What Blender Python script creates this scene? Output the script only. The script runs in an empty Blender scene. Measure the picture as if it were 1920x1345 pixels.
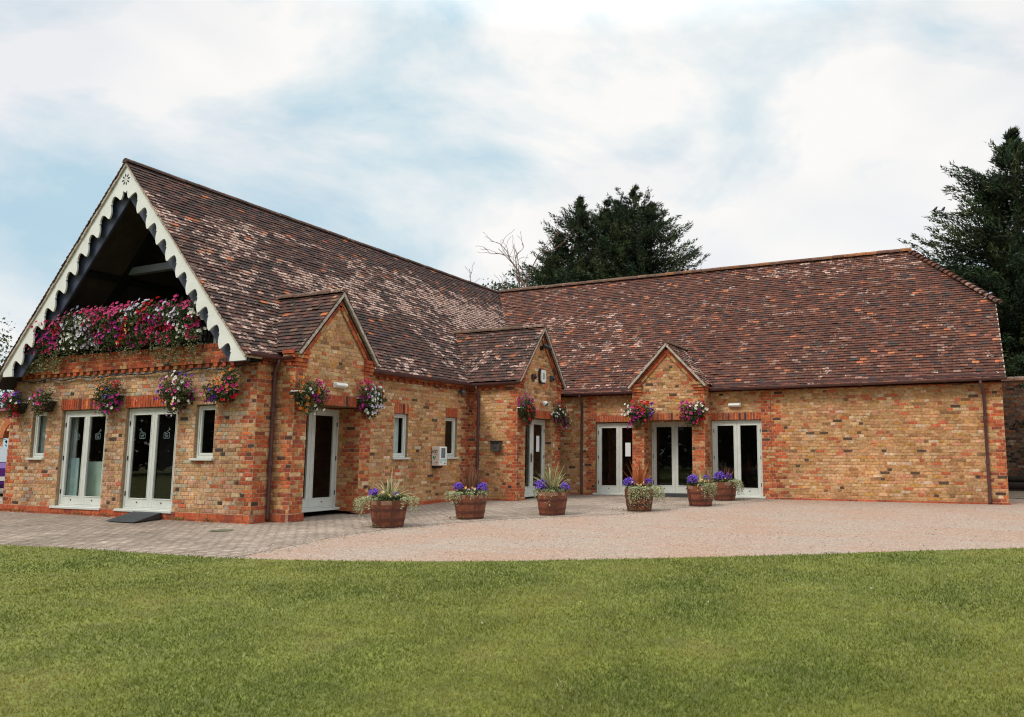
import bpy, bmesh, math, random
import numpy as np
from mathutils import Vector, Matrix, noise as mnoise
R = math.radians
scene = bpy.context.scene
COL = scene.collection

# ------------------------------------------------------------------ camera
cd = bpy.data.cameras.new('camera')
cam = bpy.data.objects.new('camera', cd); COL.objects.link(cam)
cam.location = (11.635, -10.066, 1.18)
cam.rotation_euler = (R(90) + 0.121, 0, 0.424)
cd.sensor_width = 36; cd.lens = 1427.9 / 1920 * 36
cd.shift_x = -181.4 / 1920; cd.shift_y = 5.8 / 1920
cd.clip_start = 0.1; cd.clip_end = 1500
cd.dof.use_dof = True; cd.dof.focus_distance = 15.0; cd.dof.aperture_fstop = 3.2
scene.camera = cam

# ------------------------------------------------------------------ light
SUN_EL, SUN_AZ = R(52), R(-28)     # azimuth measured from the view side (-Y) towards -X
sdir = Vector((math.sin(SUN_AZ) * math.cos(SUN_EL), -math.cos(SUN_AZ) * math.cos(SUN_EL), math.sin(SUN_EL)))
sd = bpy.data.lights.new('sun', 'SUN'); sd.energy = 1.5; sd.angle = R(14); sd.color = (1.0, 0.93, 0.82)
sun = bpy.data.objects.new('sun', sd); COL.objects.link(sun)
sun.rotation_euler = sdir.to_track_quat('Z', 'Y').to_euler(); sun.location = (0, -20, 30)

w = bpy.data.worlds.new("World"); scene.world = w; w.use_nodes = True
nt = w.node_tree; N = nt.nodes; L = nt.links; N.clear()
out = N.new('ShaderNodeOutputWorld'); mix = N.new('ShaderNodeMixShader')
b1 = N.new('ShaderNodeBackground'); b2 = N.new('ShaderNodeBackground')
sky = N.new('ShaderNodeTexSky'); sky.sky_type = 'NISHITA'; sky.sun_disc = False
sky.sun_elevation = SUN_EL; sky.sun_rotation = math.atan2(sdir.x, sdir.y); sky.air_density = 1.0; sky.dust_density = 2.5
b1.inputs['Strength'].default_value = 0.12
L.new(sky.outputs[0], b1.inputs['Color'])
tc = N.new('ShaderNodeTexCoord')
mp = N.new('ShaderNodeMapping'); mp.inputs['Scale'].default_value = (1.0, 1.0, 2.0); mp.inputs['Location'].default_value = (3.1, 0.4, 0.2)
n1 = N.new('ShaderNodeTexNoise'); n1.inputs['Scale'].default_value = 2.1; n1.inputs['Detail'].default_value = 5; n1.inputs['Roughness'].default_value = .5; n1.inputs['Distortion'].default_value = .35
L.new(tc.outputs['Generated'], mp.inputs[0]); L.new(mp.outputs[0], n1.inputs['Vector'])
rp = N.new('ShaderNodeValToRGB'); rp.color_ramp.elements[0].position = .36; rp.color_ramp.elements[0].color = (.80,)*3 + (1,)
rp.color_ramp.elements[1].position = .56; rp.color_ramp.elements[1].color = (1, 1, 1, 1)
L.new(n1.outputs['Fac'], rp.inputs[0])
n2 = N.new('ShaderNodeTexNoise'); n2.inputs['Scale'].default_value = 2.6; n2.inputs['Detail'].default_value = 8; n2.inputs['Roughness'].default_value = .56; n2.inputs['Distortion'].default_value = .3
mp2 = N.new('ShaderNodeMapping'); mp2.inputs['Location'].default_value = (7.7, 2.4, 1.0); mp2.inputs['Scale'].default_value = (1, 1, 1.9)
L.new(tc.outputs['Generated'], mp2.inputs[0]); L.new(mp2.outputs[0], n2.inputs['Vector'])
cr = N.new('ShaderNodeValToRGB'); e = cr.color_ramp.elements
e[0].position = .37; e[0].color = (.50, .70, .81, 1); e[1].position = .56; e[1].color = (1.0, .985, .965, 1)
L.new(n2.outputs['Fac'], cr.inputs[0]); L.new(cr.outputs[0], b2.inputs['Color'])
sx = N.new('ShaderNodeSeparateXYZ'); L.new(tc.outputs['Generated'], sx.inputs[0])
mr = N.new('ShaderNodeMapRange'); mr.inputs[1].default_value = .5; mr.inputs[2].default_value = 1.0; mr.inputs[3].default_value = .665; mr.inputs[4].default_value = 2.6
L.new(sx.outputs['Z'], mr.inputs[0]); L.new(mr.outputs[0], b2.inputs['Strength'])
L.new(rp.outputs[0], mix.inputs[0]); L.new(b1.outputs[0], mix.inputs[1]); L.new(b2.outputs[0], mix.inputs[2]); L.new(mix.outputs[0], out.inputs[0])

vs = scene.view_settings; vs.view_transform = 'Standard'; vs.look = 'None'; vs.gamma = 1; vs.exposure = 0.55
try:
    scene.cycles.max_bounces = 6; scene.cycles.use_denoising = True; scene.cycles.denoising_input_passes = 'RGB_ALBEDO_NORMAL'; scene.cycles.denoising_prefilter = 'ACCURATE'; scene.cycles.sample_clamp_indirect = 4; scene.cycles.filter_width = 1.15; scene.cycles.transparent_max_bounces = 8
except Exception: pass

# ------------------------------------------------------------------ materials
def newmat(name):
    m = bpy.data.materials.new(name); m.use_nodes = True
    t = m.node_tree; return m, t, t.nodes, t.links, t.nodes['Principled BSDF']
def plain(name, col, rough=.6, var=.15, scale=8, bump=0, metal=0, spec=.5):
    m, t, N, L, P = newmat(name)
    P.inputs['Roughness'].default_value = rough; P.inputs['Metallic'].default_value = metal
    P.inputs['Specular IOR Level'].default_value = spec
    c = N.new('ShaderNodeTexCoord'); n = N.new('ShaderNodeTexNoise'); n.inputs['Scale'].default_value = scale; n.inputs['Detail'].default_value = 5
    L.new(c.outputs['Object'], n.inputs['Vector'])
    r = N.new('ShaderNodeValToRGB'); e = r.color_ramp.elements
    e[0].position = .3; e[0].color = tuple(x * (1 - var) for x in col) + (1,); e[1].position = .7; e[1].color = tuple(min(1, x * (1 + var)) for x in col) + (1,)
    L.new(n.outputs['Fac'], r.inputs[0]); L.new(r.outputs[0], P.inputs['Base Color'])
    if bump:
        n2 = N.new('ShaderNodeTexNoise'); n2.inputs['Scale'].default_value = scale * 6; n2.inputs['Detail'].default_value = 4
        L.new(c.outputs['Object'], n2.inputs['Vector'])
        b = N.new('ShaderNodeBump'); b.inputs['Strength'].default_value = bump; b.inputs['Distance'].default_value = .01
        L.new(n2.outputs['Fac'], b.inputs['Height']); L.new(b.outputs[0], P.inputs['Normal'])
    return m
def vcol(name, rough=.7, amp=.25, scale=25, bump=.3, spec=.3, fleck=0., fleck_col=(.6, .52, .45), dark=0., stain=0.):
    """colour of each piece comes from its own attribute; noise roughens it"""
    m, t, N, L, P = newmat(name)
    P.inputs['Roughness'].default_value = rough; P.inputs['Specular IOR Level'].default_value = spec
    a = N.new('ShaderNodeAttribute'); a.attribute_name = 'Col'
    c = N.new('ShaderNodeTexCoord')
    n = N.new('ShaderNodeTexNoise'); n.inputs['Scale'].default_value = scale; n.inputs['Detail'].default_value = 6; n.inputs['Roughness'].default_value = .65
    L.new(c.outputs['Object'], n.inputs['Vector'])
    mr = N.new('ShaderNodeMapRange'); mr.inputs[1].default_value = .3; mr.inputs[2].default_value = .7; mr.inputs[3].default_value = 1 - amp; mr.inputs[4].default_value = 1 + amp
    L.new(n.outputs['Fac'], mr.inputs[0])
    mx = N.new('ShaderNodeVectorMath'); mx.operation = 'SCALE'
    L.new(a.outputs['Color'], mx.inputs[0]); L.new(mr.outputs[0], mx.inputs['Scale'])
    last = mx.outputs[0]
    if fleck:
        n3 = N.new('ShaderNodeTexNoise'); n3.inputs['Scale'].default_value = 9; n3.inputs['Detail'].default_value = 8; n3.inputs['Roughness'].default_value = .75
        L.new(c.outputs['Object'], n3.inputs['Vector'])
        r3 = N.new('ShaderNodeMapRange'); r3.inputs[1].default_value = .60; r3.inputs[2].default_value = .68; r3.inputs[3].default_value = 0; r3.inputs[4].default_value = fleck
        L.new(n3.outputs['Fac'], r3.inputs[0])
        mm = N.new('ShaderNodeMix'); mm.data_type = 'RGBA'; mm.inputs[7].default_value = fleck_col + (1,)
        L.new(r3.outputs[0], mm.inputs[0]); L.new(last, mm.inputs[6]); last = mm.outputs[2]
    if stain:
        n6 = N.new('ShaderNodeTexNoise'); n6.inputs['Scale'].default_value = 1.6; n6.inputs['Detail'].default_value = 5; n6.inputs['Roughness'].default_value = .6
        mp6 = N.new('ShaderNodeMapping'); mp6.inputs['Scale'].default_value = (1, 1, .35); L.new(c.outputs['Object'], mp6.inputs[0]); L.new(mp6.outputs[0], n6.inputs['Vector'])
        r6 = N.new('ShaderNodeMapRange'); r6.inputs[1].default_value = .35; r6.inputs[2].default_value = .65; r6.inputs[3].default_value = 1 - stain; r6.inputs[4].default_value = 1 + stain * .45
        L.new(n6.outputs['Fac'], r6.inputs[0]); s6 = N.new('ShaderNodeVectorMath'); s6.operation = 'SCALE'; L.new(last, s6.inputs[0]); L.new(r6.outputs[0], s6.inputs['Scale']); last = s6.outputs[0]
    if dark:
        n4 = N.new('ShaderNodeTexNoise'); n4.inputs['Scale'].default_value = 13; n4.inputs['Detail'].default_value = 7; n4.inputs['Roughness'].default_value = .7
        mp4 = N.new('ShaderNodeMapping'); mp4.inputs['Location'].default_value = (4, 7, 1); mp4.inputs['Scale'].default_value = (1, 1, 1.6); L.new(c.outputs['Object'], mp4.inputs[0]); L.new(mp4.outputs[0], n4.inputs['Vector'])
        r4 = N.new('ShaderNodeMapRange'); r4.inputs[1].default_value = .60; r4.inputs[2].default_value = .67; r4.inputs[3].default_value = 0; r4.inputs[4].default_value = dark
        L.new(n4.outputs['Fac'], r4.inputs[0])
        m4 = N.new('ShaderNodeMix'); m4.data_type = 'RGBA'; m4.inputs[7].default_value = (.075, .045, .022, 1)
        L.new(r4.outputs[0], m4.inputs[0]); L.new(last, m4.inputs[6]); last = m4.outputs[2]
    L.new(last, P.inputs['Base Color'])
    if bump:
        n2 = N.new('ShaderNodeTexNoise'); n2.inputs['Scale'].default_value = scale * 4; n2.inputs['Detail'].default_value = 4
        L.new(c.outputs['Object'], n2.inputs['Vector'])
        b = N.new('ShaderNodeBump'); b.inputs['Strength'].default_value = bump; b.inputs['Distance'].default_value = .006
        L.new(n2.outputs['Fac'], b.inputs['Height']); L.new(b.outputs[0], P.inputs['Normal'])
    return m
def leafmat(name, rough=.55, trans=.25):
    m, t, N, L, P = newmat(name)
    a = N.new('ShaderNodeAttribute'); a.attribute_name = 'Col'
    P.inputs['Roughness'].default_value = rough; P.inputs['Specular IOR Level'].default_value = .25
    L.new(a.outputs['Color'], P.inputs['Base Color'])
    if trans:
        tr = N.new('ShaderNodeBsdfTranslucent'); L.new(a.outputs['Color'], tr.inputs['Color'])
        mx = N.new('ShaderNodeMixShader'); mx.inputs[0].default_value = trans
        o = N['Material Output']; L.new(P.outputs[0], mx.inputs[1]); L.new(tr.outputs[0], mx.inputs[2]); L.new(mx.outputs[0], o.inputs[0])
    return m
M = {}
M['brick'] = vcol('brick', .85, .38, 22, .5, .2, fleck=.5, fleck_col=(.62, .46, .33), dark=.55, stain=.2)
M['front_brick'] = vcol('front_brick', .88, .42, 18, .6, .2, fleck=.75, fleck_col=(.62, .49, .39), dark=.65, stain=.24)
M['old_brick'] = vcol('old_brick', .9, .5, 12, .6, .2, fleck=.5, fleck_col=(.3, .26, .2))
M['leaf'] = leafmat('leaf'); M['needle'] = leafmat('needle', .7, .1); M['petal'] = leafmat('petal', .5, .3); M['grass_blade'] = leafmat('grass_blade', .6, .3)
M['paint'] = plain('sage_white_paint', (.56, .57, .52), .45, .06, 5)
M['white'] = plain('white_paint', (.78, .78, .72), .5, .06, 4)
M['barge'] = plain('barge_paint', (.69, .69, .64), .5, .07, 3)
M['navy'] = plain('dark_navy_paint', (.045, .054, .085), .5, .15, 4)
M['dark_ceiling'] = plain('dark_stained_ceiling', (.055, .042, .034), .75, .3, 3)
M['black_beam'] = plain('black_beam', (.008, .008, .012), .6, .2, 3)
M['grey_beam'] = plain('grey_beam', (.22, .23, .28), .55, .1, 3)
M['maroon'] = plain('maroon_plastic', (.085, .035, .036), .42, .2, 6)
M['lead'] = plain('mortar_verge', (.40, .34, .28), .9, .3, 14, .5)
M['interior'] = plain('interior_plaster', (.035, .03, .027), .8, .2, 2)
M['curtain'] = plain('curtain_fabric', (.74, .78, .75), .9, .1, 5)
M['teal_curtain'] = plain('teal_curtain_fabric', (.46, .60, .60), .9, .15, 5)
M['greenboard'] = plain('green_panel', (.46, .58, .48), .7, .1, 3)
M['black'] = plain('black_metal', (.015, .015, .016), .45, .2, 10)
M['white_plastic'] = plain('white_plastic', (.75, .74, .70), .4, .05, 6)
M['paper'] = plain('paper', (.72, .74, .76), .8, .05, 6)
M['etched'] = plain('etched_film', (.13, .19, .185), .7, .1, 10)
M['rubber'] = plain('black_rubber', (.030, .034, .036), .7, .25, 12, .4)
M['moss'] = plain('mossy_iron', (.085, .085, .045), .9, .4, 20, .5)
M['soil'] = plain('soil', (.03, .022, .015), .95, .4, 30, .6)
M['bark'] = plain('bark', (.09, .06, .045), .9, .4, 12, .8)
M['deadwood'] = plain('dead_wood', (.13, .07, .048), .85, .3, 12, .4)
M['grey_metal'] = plain('grey_box_metal', (.055, .05, .045), .5, .2, 12)
M['steel'] = plain('steel', (.35, .35, .36), .35, .1, 10, metal=.8)
M['green_ink'] = plain('green_ink', (.02, .28, .07), .6, .05, 5)
M['teal_screen'] = plain('teal_screen', (.03, .22, .26), .3, .2, 30)
M['grey_screen'] = plain('grey_screen', (.14, .16, .17), .25, .15, 20)
M['cyan_label'] = plain('cyan_label', (.25, .62, .58), .5, .15, 40)
M['aed_side'] = plain('cream_plastic', (.72, .64, .56), .45, .04, 6)
M['bird'] = plain('black_feathers', (.012, .012, .015), .6, .2, 20)
M['pigeon'] = plain('grey_feathers', (.22, .27, .33), .6, .2, 20)
M['purple_car'] = plain('purple_car_paint', (.10, .02, .20), .25, .05, 3)
M['tyre'] = plain('tyre_rubber', (.015, .015, .015), .8, .1, 10)
M['timber'] = plain('dark_timber', (.035, .028, .024), .85, .3, 14, .5)
def glassmat():
    m, t, N, L, P = newmat('window_glass'); N.remove(P)
    g = N.new('ShaderNodeBsdfGlossy'); g.inputs['Roughness'].default_value = .01
    tr = N.new('ShaderNodeBsdfTransparent'); tr.inputs['Color'].default_value = (.90, .93, .92, 1)
    f = N.new('ShaderNodeFresnel'); ge = N.new('ShaderNodeNewGeometry'); io = N.new('ShaderNodeMapRange'); io.inputs[3].default_value = 1.55; io.inputs[4].default_value = 1 / 1.55; L.new(ge.outputs['Backfacing'], io.inputs[0]); L.new(io.outputs[0], f.inputs['IOR'])
    mx = N.new('ShaderNodeMixShader'); L.new(f.outputs[0], mx.inputs[0]); L.new(tr.outputs[0], mx.inputs[1]); L.new(g.outputs[0], mx.inputs[2])
    L.new(mx.outputs[0], N['Material Output'].inputs[0]); return m
M['glass'] = glassmat()
def tilemat():
    m, t, N, L, P = newmat('clay_roof_tile')
    P.inputs['Roughness'].default_value = .8; P.inputs['Specular IOR Level'].default_value = .25
    a = N.new('ShaderNodeAttribute'); a.attribute_name = 'Col'; c = N.new('ShaderNodeTexCoord')
    n = N.new('ShaderNodeTexNoise'); n.inputs['Scale'].default_value = 16; n.inputs['Detail'].default_value = 6; n.inputs['Roughness'].default_value = .7
    L.new(c.outputs['Object'], n.inputs['Vector'])
    mr = N.new('ShaderNodeMapRange'); mr.inputs[1].default_value = .3; mr.inputs[2].default_value = .7; mr.inputs[3].default_value = .55; mr.inputs[4].default_value = 1.45
    L.new(n.outputs['Fac'], mr.inputs[0])
    sc = N.new('ShaderNodeVectorMath'); sc.operation = 'SCALE'; L.new(a.outputs['Color'], sc.inputs[0]); L.new(mr.outputs[0], sc.inputs['Scale'])
    n2 = N.new('ShaderNodeTexNoise'); n2.inputs['Scale'].default_value = 19; n2.inputs['Detail'].default_value = 6; n2.inputs['Roughness'].default_value = .72
    mpp = N.new('ShaderNodeMapping'); mpp.inputs['Location'].default_value = (5, 9, 2); mpp.inputs['Scale'].default_value = (.7, .7, 1.9); L.new(c.outputs['Object'], mpp.inputs[0]); L.new(mpp.outputs[0], n2.inputs['Vector'])
    ad = N.new('ShaderNodeMath'); ad.operation = 'ADD'; L.new(n2.outputs['Fac'], ad.inputs[0]); L.new(a.outputs['Alpha'], ad.inputs[1])
    r2 = N.new('ShaderNodeMapRange'); r2.inputs[1].default_value = .95; r2.inputs[2].default_value = 1.06; L.new(ad.outputs[0], r2.inputs[0])
    n4 = N.new('ShaderNodeTexNoise'); n4.inputs['Scale'].default_value = 26; n4.inputs['Detail'].default_value = 5; L.new(c.outputs['Object'], n4.inputs['Vector'])
    lc = N.new('ShaderNodeValToRGB'); e = lc.color_ramp.elements
    e[0].position = .35; e[0].color = (.36, .19, .14, 1); e[1].position = .64; e[1].color = (.62, .45, .37, 1)
    L.new(n4.outputs['Fac'], lc.inputs[0])
    mm = N.new('ShaderNodeMix'); mm.data_type = 'RGBA'; L.new(r2.outputs[0], mm.inputs[0]); L.new(sc.outputs[0], mm.inputs[6]); L.new(lc.outputs[0], mm.inputs[7])
    L.new(mm.outputs[2], P.inputs['Base Color'])
    b = N.new('ShaderNodeBump'); b.inputs['Strength'].default_value = .5; b.inputs['Distance'].default_value = .008
    L.new(n2.outputs['Fac'], b.inputs['Height']); L.new(b.outputs[0], P.inputs['Normal'])
    return m
M['tile'] = tilemat()

# ------------------------------------------------------------------ helpers
def link(name, me, mats, parent=None):
    for m in mats: me.materials.append(M[m] if isinstance(m, str) else m)
    o = bpy.data.objects.new(name, me); COL.objects.link(o)
    if parent: o.parent = parent
    return o
class MB:
    """collects quads and boxes; build() links them as ONE mesh"""
    def __init__(s): s.v = []; s.f = []; s.m = []; s.c = []
    def face(s, pts, mat=0, col=(.5, .5, .5, 0)):
        i = len(s.v); s.v += [tuple(p) for p in pts]; s.f.append(tuple(range(i, i + len(pts)))); s.m.append(mat); s.c.append(col if len(col) == 4 else tuple(col) + (0,))
    def hexa(s, p, mat=0, col=(.5, .5, .5, 0)):
        """8 corners: bottom 0-3, top 4-7"""
        i = len(s.v); s.v += [tuple(q) for q in p]
        for f in ((3, 2, 1, 0), (4, 5, 6, 7), (0, 1, 5, 4), (1, 2, 6, 5), (2, 3, 7, 6), (3, 0, 4, 7)):
            s.f.append(tuple(i + k for k in f)); s.m.append(mat); s.c.append(col if len(col) == 4 else tuple(col) + (0,))
    def box(s, fr, u0, u1, v0, v1, d0, d1, mat=0, col=(.5, .5, .5, 0)):
        P = fr.P
        s.hexa([P(u0, v0, d1), P(u1, v0, d1), P(u1, v0, d0), P(u0, v0, d0), P(u0, v1, d1), P(u1, v1, d1), P(u1, v1, d0), P(u0, v1, d0)], mat, col)
    def tube(s, pts, r, n=8, mat=0, col=(.5, .5, .5, 0), caps=True):
        pts = [Vector(p) for p in pts]; rings = []
        for k, p in enumerate(pts):
            t = (pts[min(k + 1, len(pts) - 1)] - pts[max(k - 1, 0)]).normalized()
            a = t.orthogonal().normalized() if k == 0 else (rings[-1][1] - t * rings[-1][1].dot(t)).normalized()
            b = t.cross(a); rr = r[k] if isinstance(r, (list, tuple)) else r
            rings.append(([p + (a * math.cos(2 * math.pi * j / n) + b * math.sin(2 * math.pi * j / n)) * rr for j in range(n)], a))
        i = len(s.v)
        for q, _ in rings: s.v += [tuple(x) for x in q]
        cc = col if len(col) == 4 else tuple(col) + (0,)
        for k in range(len(pts) - 1):
            for j in range(n):
                s.f.append((i + k * n + j, i + k * n + (j + 1) % n, i + (k + 1) * n + (j + 1) % n, i + (k + 1) * n + j)); s.m.append(mat); s.c.append(cc)
        if caps:
            s.f.append(tuple(i + j for j in reversed(range(n)))); s.m.append(mat); s.c.append(cc)
            e0 = i + (len(pts) - 1) * n
            s.f.append(tuple(e0 + j for j in range(n))); s.m.append(mat); s.c.append(cc)
    def lathe(s, prof, n=24, center=(0, 0, 0), mat=0, col=(.5, .5, .5, 0), colf=None):
        i = len(s.v)
        for r_, z in prof:
            for j in range(n):
                a = 2 * math.pi * j / n; s.v.append((center[0] + r_ * math.cos(a), center[1] + r_ * math.sin(a), center[2] + z))
        for k in range(len(prof) - 1):
            for j in range(n):
                s.f.append((i + k * n + j, i + k * n + (j + 1) % n, i + (k + 1) * n + (j + 1) % n, i + (k + 1) * n + j)); s.m.append(mat)
                c = colf(k, j) if colf else col; s.c.append(c if len(c) == 4 else tuple(c) + (0,))
    def build(s, name, mats, parent=None, smooth=False):
        me = bpy.data.meshes.new(name); me.from_pydata(s.v, [], s.f)
        me.polygons.foreach_set('material_index', s.m)
        a = me.attributes.new('Col', 'FLOAT_COLOR', 'CORNER')
        tot = np.array([len(f) for f in s.f]); a.data.foreach_set('color', np.repeat(np.array(s.c, 'f'), tot, axis=0).ravel())
        if smooth: me.polygons.foreach_set('use_smooth', [True] * len(s.f))
        me.update()
        return link(name, me, mats if isinstance(mats, (list, tuple)) else [mats], parent)
class Fr:
    """a wall frame: u along the wall, v up, d outwards"""
    def __init__(s, O, U, N_, V=(0, 0, 1)): s.O = Vector(O); s.U = Vector(U); s.N = Vector(N_); s.V = Vector(V)
    def P(s, u, v, d=0): return s.O + s.U * u + s.V * v + s.N * d
def tag(o, label=None, cat=None, group=None, kind=None):
    if label: o['label'] = label
    if cat: o['category'] = cat
    if group: o['group'] = group
    if kind: o['kind'] = kind
    return o
def thing(name, label, cat, loc=(0, 0, 0), rz=0, group=None):
    o = bpy.data.objects.new(name, None); o.empty_display_size = .2; COL.objects.link(o)
    o.location = loc; o.rotation_euler = (0, 0, rz); return tag(o, label, cat, group)
def npmesh(name, verts, tris, cols, mat, parent=None):
    """large triangle meshes straight from numpy; one colour per vertex"""
    me = bpy.data.meshes.new(name); nv, nf = len(verts), len(tris)
    me.vertices.add(nv); me.vertices.foreach_set('co', np.ascontiguousarray(verts, 'f').ravel())
    me.loops.add(nf * 3); me.loops.foreach_set('vertex_index', np.ascontiguousarray(tris, 'i').ravel())
    me.polygons.add(nf); me.polygons.foreach_set('loop_start', np.arange(0, nf * 3, 3, dtype='i'))
    a = me.attributes.new('Col', 'FLOAT_COLOR', 'POINT')
    c4 = np.ones((nv, 4), 'f'); c4[:, :3] = cols; a.data.foreach_set('color', c4.ravel())
    me.update(calc_edges=True); return link(name, me, [mat], parent)
def gz(y): return -0.055 + .011 * max(-20, min(20, y))
def pick(rng, table):
    t = rng.random() * sum(x[0] for x in table)
    for x in table:
        t -= x[0]
        if t <= 0: return x[1]
    return table[-1][1]
def jit(rng, c, a=.15):
    k = 1 + rng.uniform(-a, a); return tuple(max(.004, x * k * (1 + rng.uniform(-.06, .06))) for x in c)
# ------------------------------------------------------------------ brickwork
rng = random.Random(7)
RED = [(.28, (.43, .097, .038)), (.27, (.37, .080, .036)), (.16, (.48, .135, .046)), (.12, (.26, .068, .038)), (.03, (.085, .045, .034)), (.14, (.46, .25, .115))]
STOCK = [(.30, (.50, .275, .128)), (.20, (.45, .235, .098)), (.15, (.54, .33, .17)), (.09, (.38, .18, .072)), (.11, (.51, .235, .125)), (.06, (.48, .125, .055)), (.022, (.10, .06, .038)), (.045, (.26, .135, .062)), (.04, (.60, .43, .28)), (.04, (.46, .225, .062))]
PALE = [(.30, (.47, .27, .14)), (.20, (.42, .23, .108)), (.16, (.52, .34, .21)), (.09, (.33, .17, .085)), (.10, (.47, .245, .155)), (.05, (.44, .115, .05)), (.03, (.075, .048, .036)), (.07, (.40, .33, .24))]
OLD = [(.3, (.13, .08, .055)), (.25, (.17, .105, .07)), (.2, (.09, .05, .038)), (.12, (.20, .07, .035)), (.08, (.035, .026, .024)), (.05, (.26, .19, .13))]
MORT = {'stock': (.46, .29, .158), 'pale': (.43, .31, .20), 'old': (.12, .10, .075)}
PAL = {'stock': STOCK, 'pale': PALE, 'old': OLD, 'red': RED}
def cut(iv, a, b):
    r = []
    for x, y in iv:
        if b <= x or a >= y: r.append((x, y)); continue
        if a > x: r.append((x, a))
        if b < y: r.append((b, y))
    return r
def one_brick(mb, fr, u0, u1, v0, v1, d, col, rg=rng):
    q = .0035; j = lambda: rg.uniform(-.0022, .0022)
    dd = d + .006 + rg.uniform(-.003, .003)
    P = fr.P
    o = [P(u0 + j(), v0 + j(), d - .001), P(u1 + j(), v0 + j(), d - .001), P(u1 + j(), v1 + j(), d - .001), P(u0 + j(), v1 + j(), d - .001)]
    t = [P(u0 + q + j(), v0 + q + j(), dd + j() * .8), P(u1 - q + j(), v0 + q + j(), dd + j() * .8), P(u1 - q + j(), v1 - q + j(), dd + j() * .8), P(u0 + q + j(), v1 - q + j(), dd + j() * .8)]
    mb.face(t, 0, col)
    for k in range(4):
        n = (k + 1) % 4; mb.face([o[k], o[n], t[n], t[k]], 0, col)
def brick_wall(mb, fr, u0, u1, z0, z1, openings=(), quoins=(), solid=(), top=None, pal='stock', d=0., rg=rng, course=.075):
    """courses of real bricks on a bed of mortar; quoins = (edge, direction) red toothed corners; solid = red strips"""
    n = int(round((z1 - z0) / course)); mc = MORT.get(pal, MORT['stock'])
    for k in range(n):
        v = z0 + k * course; vm = v + course / 2
        iv = [(u0, u1)]
        if top:
            ua, za, sl = top
            hw = (za - vm) / sl
            if hw <= .02: break
            iv = [(max(u0, ua - hw), min(u1, ua + hw))]
            if iv[0][1] - iv[0][0] < .02: break
        for (a, b, c, e) in openings:
            if c < vm < e: iv = cut(iv, a, b)
        for a, b in iv:
            mb.face([fr.P(a, v, d), fr.P(b, v, d), fr.P(b, v + course, d), fr.P(a, v + course, d)], 0, jit(rg, mc, .06))
            per = .3375; off = (.169 if k % 2 else 0) + (.11 if k % 4 > 1 else 0)
            t = math.floor((a - off) / per) * per + off
            x = t; st = True
            while x < b:
                ln = .2225 if st else .115
                if st and rg.random() < .10: pass
                s_, e_ = max(a + .003, x + .005), min(b - .003, x + ln - .005)
                if e_ - s_ > .022:
                    um = (s_ + e_) / 2; red = False
                    for q, dr in quoins:
                        dist = (um - q) * dr
                        lim = (.34 if k % 2 else .235) + rg.choice((0, 0, 0, .1, -.1))
                        if -.01 <= dist < lim: red = rg.random() < .88
                    for q, dr in solid:
                        if q <= um <= dr: red = rg.random() < .94
                    one_brick(mb, fr, s_, e_, v + .005, v + course - .005, d, jit(rg, pick(rg, RED if red else PAL[pal])), rg)
                x += ln; st = not st
def soldiers(mb, fr, u0, u1, v0, v1, d, proud=.004, rg=rng):
    n = max(1, round((u1 - u0) / .076)); w_ = (u1 - u0) / n
    mb.box(fr, u0, u1, v0, v1, -.1 + d, d, 0, (.52, .36, .24))
    for k in range(n):
        one_brick(mb, fr, u0 + k * w_ + .006, u0 + (k + 1) * w_ - .006, v0 + .003, v1 - .003, d + proud, jit(rg, pick(rg, [(.55, (.42, .085, .03)), (.25, (.36, .075, .035)), (.12, (.48, .15, .05)), (.08, (.10, .035, .028))])), rg)
def dentils(mb, fr, u0, u1, z, rg=rng):
    """projecting eaves course over a row of dog-tooth headers"""
    x = u0; mb.box(fr, u0, u1, z, z + .15, -.05, .012, 0, (.22, .09, .05))
    while x < u1 - .03:
        e_ = min(u1, x + .2225)
        mb.box(fr, x + .004, e_ - .004, z + .078, z + .147, .0, .055 + rg.uniform(-.003, .003), 0, jit(rg, pick(rg, RED))); x += .2225
    x = u0; k = 0
    while x < u1 - .03:
        e_ = min(u1, x + .1125)
        if k % 2 == 0: mb.box(fr, x + .004, e_ - .004, z + .004, z + .072, .0, .045 + rg.uniform(-.004, .004), 0, jit(rg, pick(rg, RED)))
        x += .1125; k += 1
def plinth(mb, fr, u0, u1, z0, z1, rg=rng, d0=.0, d1=.05):
    h = (z1 - z0) / 2
    mb.box(fr, u0, u1, z0, z1, d0 - .02, d1 - .006, 0, (.36, .20, .13))
    for k in range(2):
        x = u0 - (.11 if k else 0)
        while x < u1 - .01:
            a, b = max(u0, x), min(u1, x + .225)
            if b - a > .02: mb.box(fr, a + .004, b - .004, z0 + k * h + .004, z0 + (k + 1) * h - .004, d0, d1 + rg.uniform(-.002, .003), 0, jit(rg, pick(rg, [(.6, (.45, .11, .045)), (.3, (.38, .08, .035)), (.1, (.25, .06, .035))])))
            x += .225
def corbel(mb, fr, u0, u1, z0, rg=rng):
    for k in range(4):
        p = .02 + .022 * k
        x = u0; ww = (u1 - u0) / 2
        for i in range(2): mb.box(fr, u0 + i * ww + .003, u0 + (i + 1) * ww - .003, z0 + k * .075 + .003, z0 + (k + 1) * .075 - .003, -.02, p, 0, jit(rg, pick(rg, RED)))
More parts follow.
